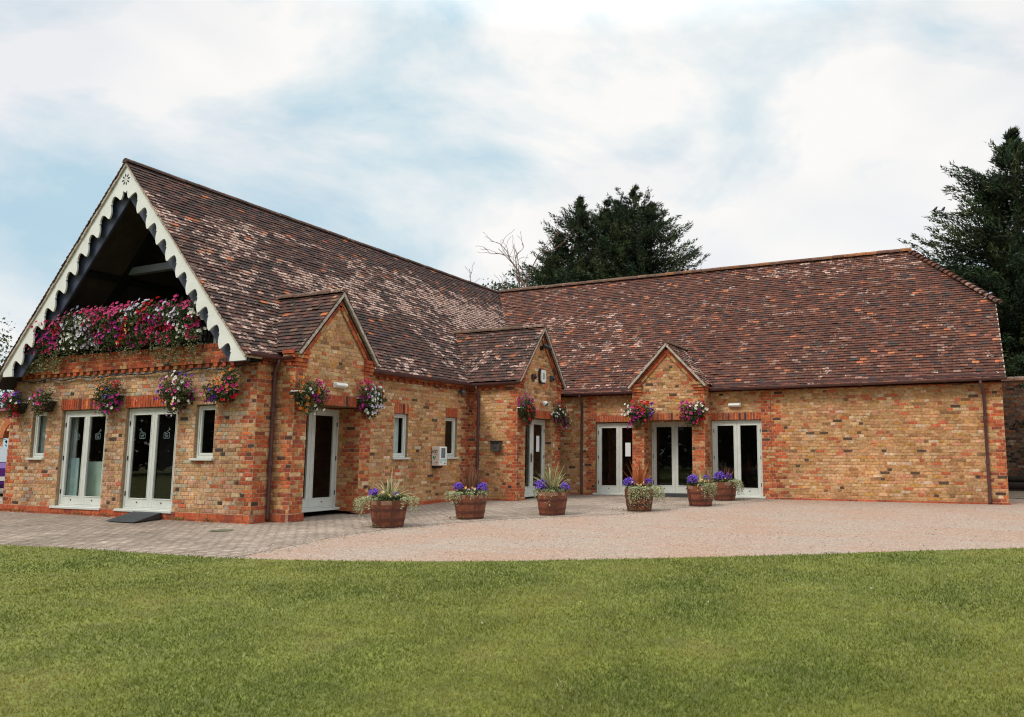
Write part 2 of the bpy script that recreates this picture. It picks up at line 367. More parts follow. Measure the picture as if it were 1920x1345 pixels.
# ------------------------------------------------------------------ joinery
def frame_ring(mb, fr, u0, u1, v0, v1, w_, d0, d1, wb=None, wt=None):
    wb = wb or w_; wt = wt or w_
    mb.box(fr, u0, u0 + w_, v0, v1, d0, d1); mb.box(fr, u1 - w_, u1, v0, v1, d0, d1)
    mb.box(fr, u0 + w_, u1 - w_, v0, v0 + wb, d0, d1 - .001); mb.box(fr, u0 + w_, u1 - w_, v1 - wt, v1, d0, d1 - .001)
def bevel(o, w_=.006):
    md = o.modifiers.new('bevel', 'BEVEL'); md.width = w_; md.segments = 2; md.limit_method = 'ANGLE'; return o
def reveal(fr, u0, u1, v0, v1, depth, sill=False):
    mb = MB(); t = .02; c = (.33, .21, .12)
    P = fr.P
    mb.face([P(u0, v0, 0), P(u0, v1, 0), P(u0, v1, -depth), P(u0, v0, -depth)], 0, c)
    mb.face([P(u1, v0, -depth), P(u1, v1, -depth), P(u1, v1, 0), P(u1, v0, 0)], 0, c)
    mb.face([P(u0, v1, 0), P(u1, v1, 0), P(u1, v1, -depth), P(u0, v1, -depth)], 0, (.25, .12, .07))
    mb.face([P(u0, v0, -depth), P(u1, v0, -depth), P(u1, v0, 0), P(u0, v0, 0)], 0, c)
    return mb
def make_window(B, fr, u0, u1, v0, v1, d=-.055, curtain=None):
    mb = MB(); frame_ring(mb, fr, u0, u1, v0, v1, .045, d - .07, d)
    wn = bevel(mb.build('window', 'paint', B), .004)
    s = MB(); frame_ring(s, fr, u0 + .048, u1 - .048, v0 + .048, v1 - .048, .038, d - .055, d - .012, wb=.05); bevel(s.build('sash', 'paint', wn), .004)
    g = MB(); g.face([fr.P(u0 + .08, v0 + .09, d - .035), fr.P(u1 - .08, v0 + .09, d - .035), fr.P(u1 - .08, v1 - .08, d - .035), fr.P(u0 + .08, v1 - .08, d - .035)]); g.build('pane', 'glass', wn)
    s = MB(); s.box(fr, u0 - .05, u1 + .05, v0 - .045, v0 - .002, d - .07, .06); bevel(s.build('sill', 'paint', wn), .006)
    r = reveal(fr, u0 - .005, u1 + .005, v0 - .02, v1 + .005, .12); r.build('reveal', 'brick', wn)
    if curtain: drape(fr, *curtain, d - .2).build('curtain', 'curtain', wn)
    return wn
def drape(fr, u0, u1, v0, v1, d, n=40):
    mb = MB()
    for k in range(n):
        a, b = u0 + (u1 - u0) * k / n, u0 + (u1 - u0) * (k + 1) / n
        f = lambda u: d + .035 * math.sin(u * 60) + .015 * math.sin(u * 23)
        mb.face([fr.P(a, v0, f(a)), fr.P(b, v0, f(b)), fr.P(b, v1, f(b)), fr.P(a, v1, f(a))])
    return mb
def bird_sticker(fr, u, v, d, flip=1):
    """etched outline mark: broken square with a bent S inside and a forked sprig on top"""
    mb = MB(); t = .010
    def seg(a, b):
        ax, ay = a; bx, by = b; dx, dy = bx - ax, by - ay; l = math.hypot(dx, dy); nx, ny = -dy / l * t / 2, dx / l * t / 2
        q = [(ax + nx, ay + ny), (ax - nx, ay - ny), (bx - nx, by - ny), (bx + nx, by + ny)]
        mb.face([fr.P(u + flip * x, v + y, d) for x, y in (q if flip > 0 else q[::-1])])
    for a, b in [((-.08, -.06), (.08, -.06)), ((-.08, -.06), (-.08, .04)), ((.08, -.06), (.08, .05)), ((-.08, .04), (-.02, .06)), ((-.05, .02), (.02, .035)), ((-.05, .02), (-.03, -.005)), ((-.03, -.005), (.04, 0)), ((.04, 0), (.03, -.035)), ((.03, -.035), (-.04, -.03)), ((.0, .06), (.06, .10)), ((.06, .10), (.065, .15)), ((.06, .10), (.1, .115)), ((.03, .05), (.08, .05))]: seg(a, b)
    return mb
def make_doors(B, fr, u0, u1, v0, v1, d=-.06, stickers=False, sill=True, closed_right=True, rev=.14, bottom=.165):
    mb = MB(); frame_ring(mb, fr, u0, u1, v0, v1, .045, d - .08, d, wb=.03)
    dr = bevel(mb.build('double_door', 'paint', B), .004)
    um = (u0 + u1) / 2
    for k, (a, b) in enumerate(((u0 + .048, um - .002), (um + .002, u1 - .048))):
        s = MB(); frame_ring(s, fr, a, b, v0 + .033, v1 - .048, .078, d - .058, d - .012, wb=bottom, wt=.078)
        # glazing bead
        frame_ring(s, fr, a + .07, b - .07, v0 + .025 + bottom, v1 - .118, .018, d - .05, d - .004)
        lf = bevel(s.build('leaf', 'paint', dr), .004)
        g = MB(); g.face([fr.P(a + .08, v0 + .03 + bottom, d - .035), fr.P(b - .08, v0 + .03 + bottom, d - .035), fr.P(b - .08, v1 - .12, d - .035), fr.P(a + .08, v1 - .12, d - .035)]); g.build('pane', 'glass', dr)
        for q in (.25, .95, 1.65):
            x = a - .004 if k == 0 else b + .004; h = MB()
            h.box(fr, x - .008, x + .008, v0 + q, v0 + q + .09, d - .01, d + .006); h.build('hinge', 'black', dr)
        h = MB(); h.box(fr, (a + b) / 2 - .012, (a + b) / 2 + .012, v0 + .115, v0 + .14, d - .012, d - .004)
        h.build('lock', 'black', dr)
        if stickers: bird_sticker(fr, (a + b) / 2, v0 + 1.45, d - .032, -1 if k == 0 else 1).build('sticker', 'etched', dr)
    if sill: s = MB(); s.box(fr, u0 - .08, u1 + .08, v0 - .05, v0 - .002, d - .08, .07); bevel(s.build('threshold', 'paint', dr), .006)
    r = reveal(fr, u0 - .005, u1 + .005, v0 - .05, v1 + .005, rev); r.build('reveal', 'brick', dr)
    return dr
# ------------------------------------------------------------------ roofs
G = .105; TW = .165
TILES_A = [(.40, (.052, .026, .020)), (.24, (.070, .030, .022)), (.18, (.034, .021, .018)), (.12, (.105, .041, .027)), (.018, (.30, .09, .032)), (.05, (.13, .068, .046))]
TILES_B = [(.38, (.080, .029, .018)), (.24, (.104, .036, .021)), (.18, (.054, .024, .018)), (.12, (.135, .047, .026)), (.018, (.30, .095, .040)), (.04, (.045, .030, .028)), (.03, (.18, .10, .075))]
def roof_tiles(mb, O, A, D, NRM, length, slope, keep=None, table=TILES_A, lich=None, rg=rng, umin=0., end=None):
    """plain clay tiles laid in courses: O ridge corner, A along, D down the slope"""
    O, A, D, NRM = Vector(O), Vector(A), Vector(D), Vector(NRM)
    rows = int(math.ceil(slope / G)); cols = int(math.ceil(length / TW)) + 1
    for r in range(rows):
        s1 = min(slope, (r + 1) * G); s0 = max(-.02, s1 - .19)
        wob = [mnoise.noise(Vector((c * .35, r * .7, 3.3))) * .006 for c in range(cols + 1)]
        for c in range(-1, cols):
            a = umin + c * TW + (TW / 2 if r % 2 else 0); b = a + TW - .004
            a, b = max(a, umin), min(b, length if end is None else end(s1))
            if b - a < .025: continue
            um, sm = (a + b) / 2, s1 - G / 2
            P0 = O + A * um + D * sm
            if keep and not keep(P0, um, sm): continue
            hl = .036 + rg.uniform(-.003, .007) + wob[c] + (rg.random() < .03) * .01; hu = .004; th = .019
            tw = rg.uniform(-.003, .003); dr = rg.uniform(-.004, .005)
            def Q(u, s, h): return O + A * u + D * s + NRM * h
            p = [Q(a, s1 + dr + tw, hl - th), Q(b, s1 + dr - tw, hl - th), Q(b, s0, hu - .01), Q(a, s0, hu - .01), Q(a, s1 + dr + tw, hl + tw), Q(b, s1 + dr - tw, hl - tw), Q(b, s0, hu), Q(a, s0, hu)]
            l = lich(P0, um, sm) if lich else .2
            l += rg.uniform(-.15, .15)
            c_ = jit(rg, pick(rg, table), .22) + (max(0, min(.52, l)),)
            i = len(mb.v); mb.v += [tuple(q) for q in p]
            for f in ((4, 5, 6, 7), (0, 1, 5, 4), (1, 2, 6, 5), (3, 0, 4, 7)):
                mb.f.append(tuple(i + k for k in f)); mb.m.append(0); mb.c.append(c_)
def ridge_caps(mb, P0, P1, r_=.10, up=(0, 0, 1), col=(.075, .036, .026), lich=.36, n=7, rg=rng, table=None):
    P0, P1 = Vector(P0), Vector(P1); d = (P1 - P0); l = d.length; d.normalize(); up = Vector(up); sd_ = d.cross(up).normalized(); up = sd_.cross(d)
    k = max(1, round(l / .33)); q = l / k
    for i in range(k):
        a = P0 + d * (q * i + .004); b = P0 + d * (q * (i + 1) - .004); h = rg.uniform(-.004, .006)
        cc = jit(rg, pick(rg, table) if table else col, .25) + (max(0, lich + rg.uniform(-.1, .12)),)
        ring = lambda P, rr: [P + sd_ * math.cos(math.pi * j / n) * rr + up * (math.sin(math.pi * j / n) * rr - .055 + h) for j in range(n + 1)]
        A_, B_ = ring(a, r_), ring(b, r_ * .985)
        for j in range(n): mb.face([A_[j], A_[j + 1], B_[j + 1], B_[j]], 0, cc)
        mb.face(A_[::-1], 0, cc); mb.face(B_, 0, cc)
def gutter(name, pts, B, r_=.058):
    """half-round gutter swept along pts with joint collars"""
    mb = MB(); pts = [Vector(p) for p in pts]
    for a, b in zip(pts, pts[1:]):
        d = (b - a).normalized(); sd_ = d.cross(Vector((0, 0, 1))).normalized(); n = 8
        def ring(P, rr): return [P + sd_ * math.cos(math.pi * j / n) * rr - Vector((0, 0, 1)) * math.sin(math.pi * j / n) * rr for j in range(n + 1)]
        A_, B_ = ring(a, r_), ring(b, r_); A2, B2 = ring(a, r_ * .9), ring(b, r_ * .9)
        for j in range(n): mb.face([A_[j + 1], A_[j], B_[j], B_[j + 1]]); mb.face([A2[j], A2[j + 1], B2[j + 1], B2[j]])
        l = (b - a).length; k = 1
        while k * 1.9 < l:
            c, e = ring(a + d * (k * 1.9 - .045), r_ * 1.14), ring(a + d * (k * 1.9 + .045), r_ * 1.14)
            for j in range(n): mb.face([c[j + 1], c[j], e[j], e[j + 1]])
            mb.face(c); mb.face(e[::-1]); k += 1
    return mb.build(name, 'maroon', B, smooth=False)
def downpipe(B, top, kick, wall_pt, zb, zmid=(1.0, 2.0)):
    """outlet under the gutter, swan neck back to the wall, pipe with collars and a shoe"""
    mb = MB(); x, y = wall_pt
    mb.tube([top, (top[0], top[1], top[2] - .08), (x, y, top[2] - .24), (x, y, zb + .05), (x, y, zb)], .034, 10)
    p = mb.build('downpipe', 'maroon', B, smooth=True)
    for z in zmid:
        c = MB(); c.lathe([(.034, -.05), (.045, -.045), (.045, .045), (.034, .05)], 12, (x, y, z)); c.build('pipe_collar', 'maroon', p)
    return p
# ------------------------------------------------------------------ the building
RX, RZ, KA = -3.65, 7.2, 1.115          # ridge of the gabled wing
BY, BE = 9.665, 12.70                   # front plane and far end of the other wing
RY, KB = 13.75, .998
zA = lambda x: RZ - KA * abs(x - RX)
zB = lambda y: RZ - KB * abs(y - RY)
ROWS0 = -.045                            # bottom of the brick courses
B = thing('brick_building', 'long L-shaped brick clubhouse with lichened red clay tile roof and white scalloped gable', 'building', (0, 0, 0))
FA = Fr((0, 0, 0), (1, 0, 0), (0, -1, 0))
FS = Fr((0, 0, 0), (0, 1, 0), (1, 0, 0))
def FX(x, n=1): return Fr((x, 0, 0), (0, 1, 0), (n, 0, 0))
def FY(y, n=-1): return Fr((0, y, 0), (1, 0, 0), (0, n, 0))
Z0 = .02; NC = .075
zc = lambda k: Z0 + k * NC
# --- gabled front
LW = -7.62
mb = MB()
A_open = [(-6.78, -6.28, 1.06, 2.11), (-5.74, -4.24, .0, 2.11), (-3.64, -2.10, .0, 2.11), (-1.59, -1.06, 1.06, 2.11)]
lint = [(-5.80, -4.20, 2.11, 2.34), (-3.68, -2.06, 2.11, 2.34)]
brick_wall(mb, FA, LW, 0, zc(0), zc(38), A_open + lint, quoins=[(0, -1), (LW, 1)], pal='pale')
front = mb.build('front_wall', 'front_brick', B)
mb = MB()   # parapet above the dentils
brick_wall(mb, FA, -7.30, -.28, 2.98, 3.205, pal='red', d=.02)
soldiers(mb, FA, -7.22, -.30, 3.205, 3.285, .03)
mb.box(FA, -7.22, -.30, 3.20, 3.28, -.30, -.07, 0, (.3, .15, .09)); mb.box(FA, -7.30, -.28, 2.9, 3.2, -.30, -.0, 0, (.3, .2, .12))
mb.build('parapet', 'front_brick', B)
mb = MB(); dentils(mb, FA, LW + .18, -.25, 2.83); mb.build('dentil_course', 'front_brick', B)
for fr_, u0_, u1_, z0_, z1_, pj in ((FA, LW - .05, .05, -.16, .088, .05), (FX(0), -.05, .433, -.16, .088, .05), (FY(.433), .0, .52, -.16, .088, .05), (FX(.47), .383, .75, -.16, .085, .05), (FX(.47), 2.20, 2.55, -.16, .085, .05),
        (FX(0), 2.503, 6.74, -.12, .075, .05), (FY(6.737), 0, 1.516, -.04, .055, .03), (FX(1.486), 6.707, 7.15, -.04, .055, .03), (FX(1.486), 8.57, 9.12, -.03, .055, .03), (FY(9.665), 1.2, 3.66, -.02, .085, .02), (FY(9.17), 3.64, 4.0, -.02, .085, .02),
        (FY(9.17), 5.36, 5.72, -.02, .085, .02), (FX(5.70), 9.15, 9.66, -.02, .085, .02), (FY(9.665), 5.7, 12.73, -.02, .085, .03), (FX(12.70), 9.635, 17.8, -.02, .085, .03)):
    mb = MB(); plinth(mb, fr_, u0_, u1_, z0_, z1_, d1=pj); mb.build('plinth', 'brick', B)
# --- other walls, one mesh each
mb = MB(); brick_wall(mb, FS, 0, .433, zc(0), zc(38), quoins=[(0, 1)])
brick_wall(mb, FS, 2.503, 6.737, zc(0), zc(39), [(3.80, 4.295, 1.06, 2.11), (5.735, 6.23, 1.06, 2.11), (3.80, 4.295, 2.11, 2.34), (5.735, 6.23, 2.11, 2.34)], quoins=[(6.737, -1)])
mb.build('side_wall', 'brick', B)
for fr_, u0_, u1_, z_ in ((FS, 2.52, 6.72, 2.83), (FY(6.737), .06, 1.48, 2.83), (FY(BY), 1.2, 3.64, 2.82), (FY(BY), 5.72, 12.70, 2.82), (FS, .06, .42, 2.83), (FY(.433), .06, .46, 2.83)):
    mb = MB(); dentils(mb, fr_, u0_, u1_, z_); mb.build('dentil_course', 'brick', B)
p1q = [(.433, 1), (2.503, -1)]
mb = MB()
F1 = FX(.47)
brick_wall(mb, F1, .433, 2.503, zc(0), 4.30, [(.75, 2.20, -.1, 2.34)], quoins=p1q, top=(1.468, 4.30, 1.24))
brick_wall(mb, FY(.433), 0, .47, zc(0), zc(40), quoins=[(.47, -1)])
brick_wall(mb, FY(2.503, 1), 0, .47, zc(0), zc(40), quoins=[(.47, -1)])
F1b = Fr((0, 2.20, 0), (1, 0, 0), (0, -1, 0)); brick_wall(mb, F1b, -.14, .47, zc(0), 2.135, quoins=[(.47, -1), (.1, 1)], solid=[])
F1c = Fr((0, .75, 0), (1, 0, 0), (0, 1, 0)); brick_wall(mb, F1c, -.14, .47, zc(0), 2.135, quoins=[(.47, -1)])
mb.face([(-.14, .75, 2.135), (.47, .75, 2.135), (.47, 2.2, 2.135), (-.14, 2.2, 2.135)], 0, (.25, .14, .08))
brick_wall(mb, FX(-.12), .433, 2.503, 2.10, 2.40)
soldiers(mb, F1, .74, 2.21, 2.137, 2.343, .0)
corbel(mb, F1, .433, .70, 2.83); corbel(mb, F1, 2.24, 2.503, 2.83); corbel(mb, FY(2.503, 1), .2, .47, 2.83); corbel(mb, FY(.433), .2, .50, 2.83)
mb.build('porch_wall', 'brick', B)
mb = MB(); F2 = FX(1.486)
brick_wall(mb, F2, 6.737, 9.10, zc(0), 4.50, [(7.15, 8.57, -.1, 2.34)], quoins=[(6.737, 1), (9.10, -1)], top=(7.92, 4.50, 1.234))
brick_wall(mb, FY(6.737), 0, 1.486, zc(0), zc(40), quoins=[(1.486, -1)], solid=[(0, .24)])
brick_wall(mb, FY(9.10, 1), 0, 1.486, zc(0), zc(40), quoins=[(1.486, -1)])
brick_wall(mb, Fr((0, 8.57, 0), (1, 0, 0), (0, -1, 0)), 1.2, 1.486, zc(0), 2.135); brick_wall(mb, Fr((0, 7.15, 0), (1, 0, 0), (0, 1, 0)), 1.2, 1.486, zc(0), 2.135)
mb.face([(1.2, 7.15, 2.135), (1.486, 7.15, 2.135), (1.486, 8.57, 2.135), (1.2, 8.57, 2.135)], 0, (.25, .14, .08))
soldiers(mb, F2, 7.14, 8.58, 2.137, 2.343, .0)
corbel(mb, F2, 6.737, 7.0, 2.90); corbel(mb, F2, 8.84, 9.10, 2.90); corbel(mb, FY(9.10, 1), 1.2, 1.486, 2.90)
mb.build('porch_wall', 'brick', B)
mb = MB(); F3 = FY(9.17)
brick_wall(mb, F3, 3.66, 5.70, zc(0), 4.06, [(4.0, 5.36, -.1, 2.26)], quoins=[(3.66, 1), (5.70, -1)], top=(4.68, 4.06, 1.045))
brick_wall(mb, FX(5.70), 9.17, BY, zc(0), zc(39), quoins=[(9.17, 1)]); brick_wall(mb, FX(3.66, -1), 9.17, BY, zc(0), zc(39), quoins=[(9.17, 1)])
brick_wall(mb, FX(4.0, 1), 9.17, BY, zc(0), 2.085, quoins=[(9.17, 1)]); brick_wall(mb, FX(5.36, -1), 9.17, BY, zc(0), 2.085)
mb.face([(4.0, 9.17, 2.085), (5.36, 9.17, 2.085), (5.36, BY, 2.085), (4.0, BY, 2.085)], 0, (.25, .14, .08))
soldiers(mb, F3, 3.99, 5.37, 2.087, 2.268, .0)
corbel(mb, F3, 3.66, 3.95, 2.78); corbel(mb, F3, 5.41, 5.70, 2.78); corbel(mb, FX(5.70), 9.17, 9.45, 2.78)
mb.build('porch_wall', 'brick', B)
FB = FY(BY); mb = MB()
brick_wall(mb, FB, .6, 3.66, zc(0), zc(38.3), [(2.33, 3.72, -.1, 2.26)], solid=[(2.03, 2.33)])
brick_wall(mb, FB, 3.66, 5.70, 2.045, 2.92, pal='stock')
brick_wall(mb, FB, 5.70, BE, zc(0), zc(38.3), [(5.735, 7.085, -.1, 2.26)], quoins=[(7.32, 1), (BE, -1)], solid=[(7.08, 7.33)])
for x in (2.32, 7.33): mb.box(FB, x - .006, x + .006, .08, 2.8, 0, .0065, 0, (.13, .10, .06))
soldiers(mb, FB, 2.315, 3.66, 2.08, 2.268, .0); soldiers(mb, FB, 5.72, 7.08, 2.08, 2.268, .0)
mb.build('long_wall', 'brick', B)
mb = MB(); FE = FX(BE)
brick_wall(mb, FE, BY, 17.8, zc(0), 5.0, quoins=[(BY, 1)], top=(RY, RZ - .15, .95)); mb.build('end_wall', 'brick', B)
mb = MB()   # plain rear skin, out of sight from the lawn
for q in ([(LW, 0, 0), (LW, 17.8, 0), (LW, 17.8, 2.9), (LW, 0, 2.9)], [(LW, 17.8, 0), (BE, 17.8, 0), (BE, 17.8, 2.9), (LW, 17.8, 2.9)]): mb.face(q, 0, (.33, .2, .1))
mb.build('rear_wall', 'brick', B)
for fr_, u0_, u1_, m_ in ((FA, -5.80, -4.20, 'front_brick'), (FA, -3.68, -2.06, 'front_brick'), (FS, 3.79, 4.305, 'brick'), (FS, 5.725, 6.24, 'brick')):
    mb = MB(); soldiers(mb, fr_, u0_, u1_, 2.112, 2.343, .0); mb.build('lintel', m_, B)
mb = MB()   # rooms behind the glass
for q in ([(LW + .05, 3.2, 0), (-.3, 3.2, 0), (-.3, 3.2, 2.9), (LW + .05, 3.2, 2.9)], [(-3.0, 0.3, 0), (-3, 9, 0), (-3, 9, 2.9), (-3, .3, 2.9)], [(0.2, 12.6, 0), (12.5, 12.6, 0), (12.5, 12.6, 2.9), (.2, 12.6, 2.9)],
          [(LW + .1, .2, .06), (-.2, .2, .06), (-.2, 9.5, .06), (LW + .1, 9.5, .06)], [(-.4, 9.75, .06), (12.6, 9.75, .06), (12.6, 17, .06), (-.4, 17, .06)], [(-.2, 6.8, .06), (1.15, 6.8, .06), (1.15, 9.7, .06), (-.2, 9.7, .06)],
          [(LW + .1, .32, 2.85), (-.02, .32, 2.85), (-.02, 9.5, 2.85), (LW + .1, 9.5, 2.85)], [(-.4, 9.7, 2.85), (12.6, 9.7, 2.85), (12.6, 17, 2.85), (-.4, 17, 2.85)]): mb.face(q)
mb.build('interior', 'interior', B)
# --- windows and doors
make_window(B, FA, -6.775, -6.285, 1.105, 2.105, curtain=(-7.1, -6.45, 1.12, 2.08))
make_window(B, FA, -1.585, -1.065, 1.105, 2.105)
make_window(B, FS, 3.805, 4.29, 1.105, 2.105, curtain=(3.95, 4.22, 1.12, 2.08))
make_window(B, FS, 5.74, 6.225, 1.105, 2.105)
d = make_doors(B, FA, -5.735, -4.245, .105, 2.10, stickers=True)
drape(FA, -6.15, -5.62, .15, 2.05, -.30, 30).build('curtain', 'curtain', d); drape(FA, -5.78, -5.45, .12, 1.1, -.24, 14).build('curtain', 'teal_curtain', d)
q = MB(); q.box(FA, -5.9, -4.95, .11, 1.02, -.62, -.55); q.build('room_screen', 'greenboard', d)
make_doors(B, FA, -3.635, -2.105, .105, 2.10, stickers=True)
make_doors(B, FX(-.06), .752, 2.198, .10, 2.10, d=-.05)
d = make_doors(B, FX(1.33), 7.152, 8.568, .12, 2.12, d=-.05)
q = MB(); q.face([FX(1.33).P(8.13, 1.25, -.075), FX(1.33).P(8.30, 1.25, -.075), FX(1.33).P(8.30, 1.68, -.075), FX(1.33).P(8.13, 1.68, -.075)]); q.build('notice', 'paper', d)
q = MB(); q.box(FX(1.33), 7.80, 7.83, .98, 1.2, -.06, -.02); q.tube([(1.33 - .03, 7.815, 1.13), (1.33 + .02, 7.815, 1.13), (1.33 + .02, 7.72, 1.13)], .01, 8); q.build('handle', 'steel', d)
d = make_doors(B, FB, 2.338, 3.70, .10, 2.055)
q = MB(); q.face([FB.P(3.20, 1.12, -.09), FB.P(3.36, 1.12, -.09), FB.P(3.36, 1.50, -.09), FB.P(3.20, 1.50, -.09)]); q.build('notice', 'paper', d)
make_doors(B, FB, 4.005, 5.355, .13, 2.06, d=-.05, sill=False)
q = MB(); q.box(FB, 4.02, 5.34, .02, .125, -.1, .16); bevel(q.build('door_step', 'rubber', B))
make_doors(B, FB, 5.74, 7.08, .10, 2.07)
# --- roofs
def nz(p, s, o=0): return mnoise.noise(Vector((p[0] / s + o, p[1] / s, p[2] / s)))
def lich_A(P, u, s):
    base = .36 + .17 * nz(P, 1.5, 4) + .20 * nz(P, .38, 9)
    base += .10 * math.sin(max(0, min(1, (s - .6) / 3.2)) * math.pi) + (.05 if s > 4.8 else 0) - (.16 if s < .9 else 0)
    return base if nz(P, 1.6, 21) > -.28 else base - .22
def lich_B(P, u, s):
    left = max(0, min(1, (6.5 - P.x) / 6))
    return .245 + .08 * nz(P, 1.3, 14) + .15 * nz(P, .33, 2) + .10 * left * (1 if s > 2 else .4) + (.10 if s < .8 and P.x > 6 else 0)
cA = math.hypot(1, KA)
DR, NR = Vector((1, 0, -KA)) / cA, Vector((KA, 0, 1)) / cA
DL, NL = Vector((-1, 0, -KA)) / cA, Vector((-KA, 0, 1)) / cA
VA = -.42
def keepA(P, u, s):
    if P.y > BY - .2 and zB(P.y) > zA(P.x) + .25: return False
    for yc, zr, k in ((1.468, 4.42, 1.24), (7.92, 4.63, 1.234)):
        if zr - k * abs(P.y - yc) > P.z + .25: return False
    return True
SA = (abs(RX) + .13) * cA
mb = MB()
roof_tiles(mb, (RX, VA, RZ - .035), (0, 1, 0), DR, NR, RY - VA + .4, SA, keepA, TILES_A, lich_A)
roof_tiles(mb, (RX, VA, RZ - .035), (0, 1, 0), DL, NL, 18.2, (RX - LW + .05) * cA, lambda P, u, s: u < 1.6, TILES_A, lambda P, u, s: .3)
th = [Vector((0, 0, -.05)), Vector((0, 0, -.16))]
for dv, dn, l in ((DR, NR, SA - .03), (DL, NL, (RX - LW + .05) * cA)):
    for o in (-.035, -.12):
        a = Vector((RX, VA + .06, RZ - .03)) + dn * o; b = Vector((RX, 18.0, RZ - .03)) + dn * o
        mb.face([a, a + dv * l, b + dv * l, b], 0, (.04, .03, .026, .2))
wing_roof = mb.build('roof', 'tile', B)
mb = MB(); ridge_caps(mb, (RX, VA - .01, RZ + .005), (RX, RY, RZ + .0), .088, col=(.075, .038, .028), lich=.30); mb.build('ridge_tiles', 'tile', wing_roof)
mb = MB()   # mortared verge and tile undercloak along the gable
for dv, dn, l in ((DR, NR, SA), (DL, NL, (RX - LW + .05) * cA)):
    a = Vector((RX, VA, RZ - .035))
    for k in range(40):
        s0, s1 = l * k / 40, l * (k + 1) / 40; j = rng.uniform(-.006, .006)
        mb.hexa([a + dv * s0 + dn * -.05 + Vector((0, .015 + j, 0)), a + dv * s1 + dn * -.05 + Vector((0, .015 + j, 0)), a + dv * s1 + dn * -.05 + Vector((0, .4, 0)), a + dv * s0 + dn * -.05 + Vector((0, .4, 0)),
                 a + dv * s0 + dn * .0 + Vector((0, .015 + j, 0)), a + dv * s1 + dn * .0 + Vector((0, .015 + j, 0)), a + dv * s1 + dn * .0 + Vector((0, .4, 0)), a + dv * s0 + dn * .0 + Vector((0, .4, 0))])
mb.build('verge', 'lead', wing_roof)
# long wing, half hip at its far end
cB = math.hypot(1, KB); DF, NF = Vector((0, -1, -KB)) / cB, Vector((0, -KB, 1)) / cB
DK, NK = Vector((0, 1, -KB)) / cB, Vector((0, KB, 1)) / cB
EH, EX, HZ = 10.68, 12.79, 5.07
SB = (RY - 9.47) * cB
hipu = lambda s: min(EX, EH + (EX - EH) * (s / cB * KB) / (RZ - HZ)) - RX
def keepB(P, u, s):
    if P.x < .5 and zB(P.y) < zA(P.x) - .25: return False
    if 4.15 - 1.045 * abs(P.x - 4.68) > P.z + .22: return False
    if P.x < 1.4 and 4.63 - 1.234 * abs(P.y - 7.92) > P.z + .25: return False
    return True
mb = MB()
roof_tiles(mb, (RX, RY, RZ - .035), (1, 0, 0), DF, NF, EX - RX, SB, keepB, TILES_B, lich_B, end=hipu)
for dv, dn in ((DF, NF), (DK, NK)):
    l = SB - .03
    P = lambda x, s, o: Vector((x, RY, RZ - .03)) + dv * s + dn * o
    hs = (RZ - HZ) / KB * cB
    for o in (-.035, -.12): mb.face([P(RX, 0, o), P(RX, l, o), P(EX - .03, l, o), P(EX - .03, hs, o), P(EH, 0, o)], 0, (.05, .03, .024, .15))
# the small hipped end
hy = (RZ - HZ) / KB; a, b, c = Vector((EH, RY, RZ)), Vector((EX + .05, RY - hy - .05, HZ)), Vector((EX + .05, RY + hy + .05, HZ))
mb.face([a, b, c], 0, (.07, .035, .026, .25))
for k in range(1, 24):
    f0 = k / 24; p, q = a.lerp(b, f0), a.lerp(c, f0); nn = (b - a).cross(c - a).normalized(); nn = nn if nn.z > 0 else -nn
    dn = ((b + c) / 2 - a).normalized()
    mb.hexa([p + nn * .0, q + nn * .0, q - dn * .12 + nn * .0, p - dn * .12 + nn * .0, p + nn * .03, q + nn * .03, q - dn * .12 + nn * .012, p - dn * .12 + nn * .012], 0, jit(rng, (.075, .036, .026)) + (.25,))
long_roof = mb.build('roof', 'tile', B)
mb = MB()
ridge_caps(mb, (RX + .1, RY, RZ + .02), (3.0, RY, RZ + .02), .115, col=(.10, .05, .03), lich=.3)
ridge_caps(mb, (3.0, RY, RZ + .02), (EH + .08, RY, RZ + .02), .115, lich=.26, table=[(.25, (.19, .075, .027)), (.25, (.14, .056, .027)), (.5, (.095, .042, .026))])
mb.build('ridge_tiles', 'tile', long_roof)
mb = MB(); n = 21; hb = b
for k in range(n):   # bonnet tiles down the hip
    p0, p1 = a.lerp(hb, k / n), a.lerp(hb, (k + 1.25) / n); d_ = (p1 - p0).normalized(); sd_ = d_.cross(Vector((0, 0, 1))).normalized(); up = sd_.cross(d_)
    up = up if up.z > 0 else -up
    cc = jit(rng, pick(rng, TILES_B), .2) + (.32 + (.1 if k > 13 else 0),)
    ring = lambda P, rr, h: [P + sd_ * math.cos(math.pi * j / 6) * rr + up * (math.sin(math.pi * j / 6) * rr * .8 + h) for j in range(7)]
    r0, r1 = ring(p0, .06, -.03), ring(p1, .12, -.01)
    for j in range(6): mb.face([r0[j], r0[j + 1], r1[j + 1], r1[j]], 0, cc)
    mb.face(r1[::-1], 0, cc)
mb.build('hip_tiles', 'tile', long_roof)
mb = MB(); l = SB; hs = (RZ - HZ) / KB * cB; pb = Vector((EX, RY, RZ - .035))
for k in range(24):
    s0, s1 = hs + (l - hs) * k / 24, hs + (l - hs) * (k + 1) / 24
    mb.hexa([pb + DF * s0 + NF * -.06, pb + DF * s1 + NF * -.06, pb + DF * s1 + NF * -.06 - Vector((.1, 0, 0)), pb + DF * s0 + NF * -.06 - Vector((.1, 0, 0)), pb + DF * s0 + NF * .015, pb + DF * s1 + NF * .015, pb + DF * s1 + NF * .015 - Vector((.1, 0, 0)), pb + DF * s0 + NF * .015 - Vector((.1, 0, 0))])
mb.build('verge', 'lead', long_roof)
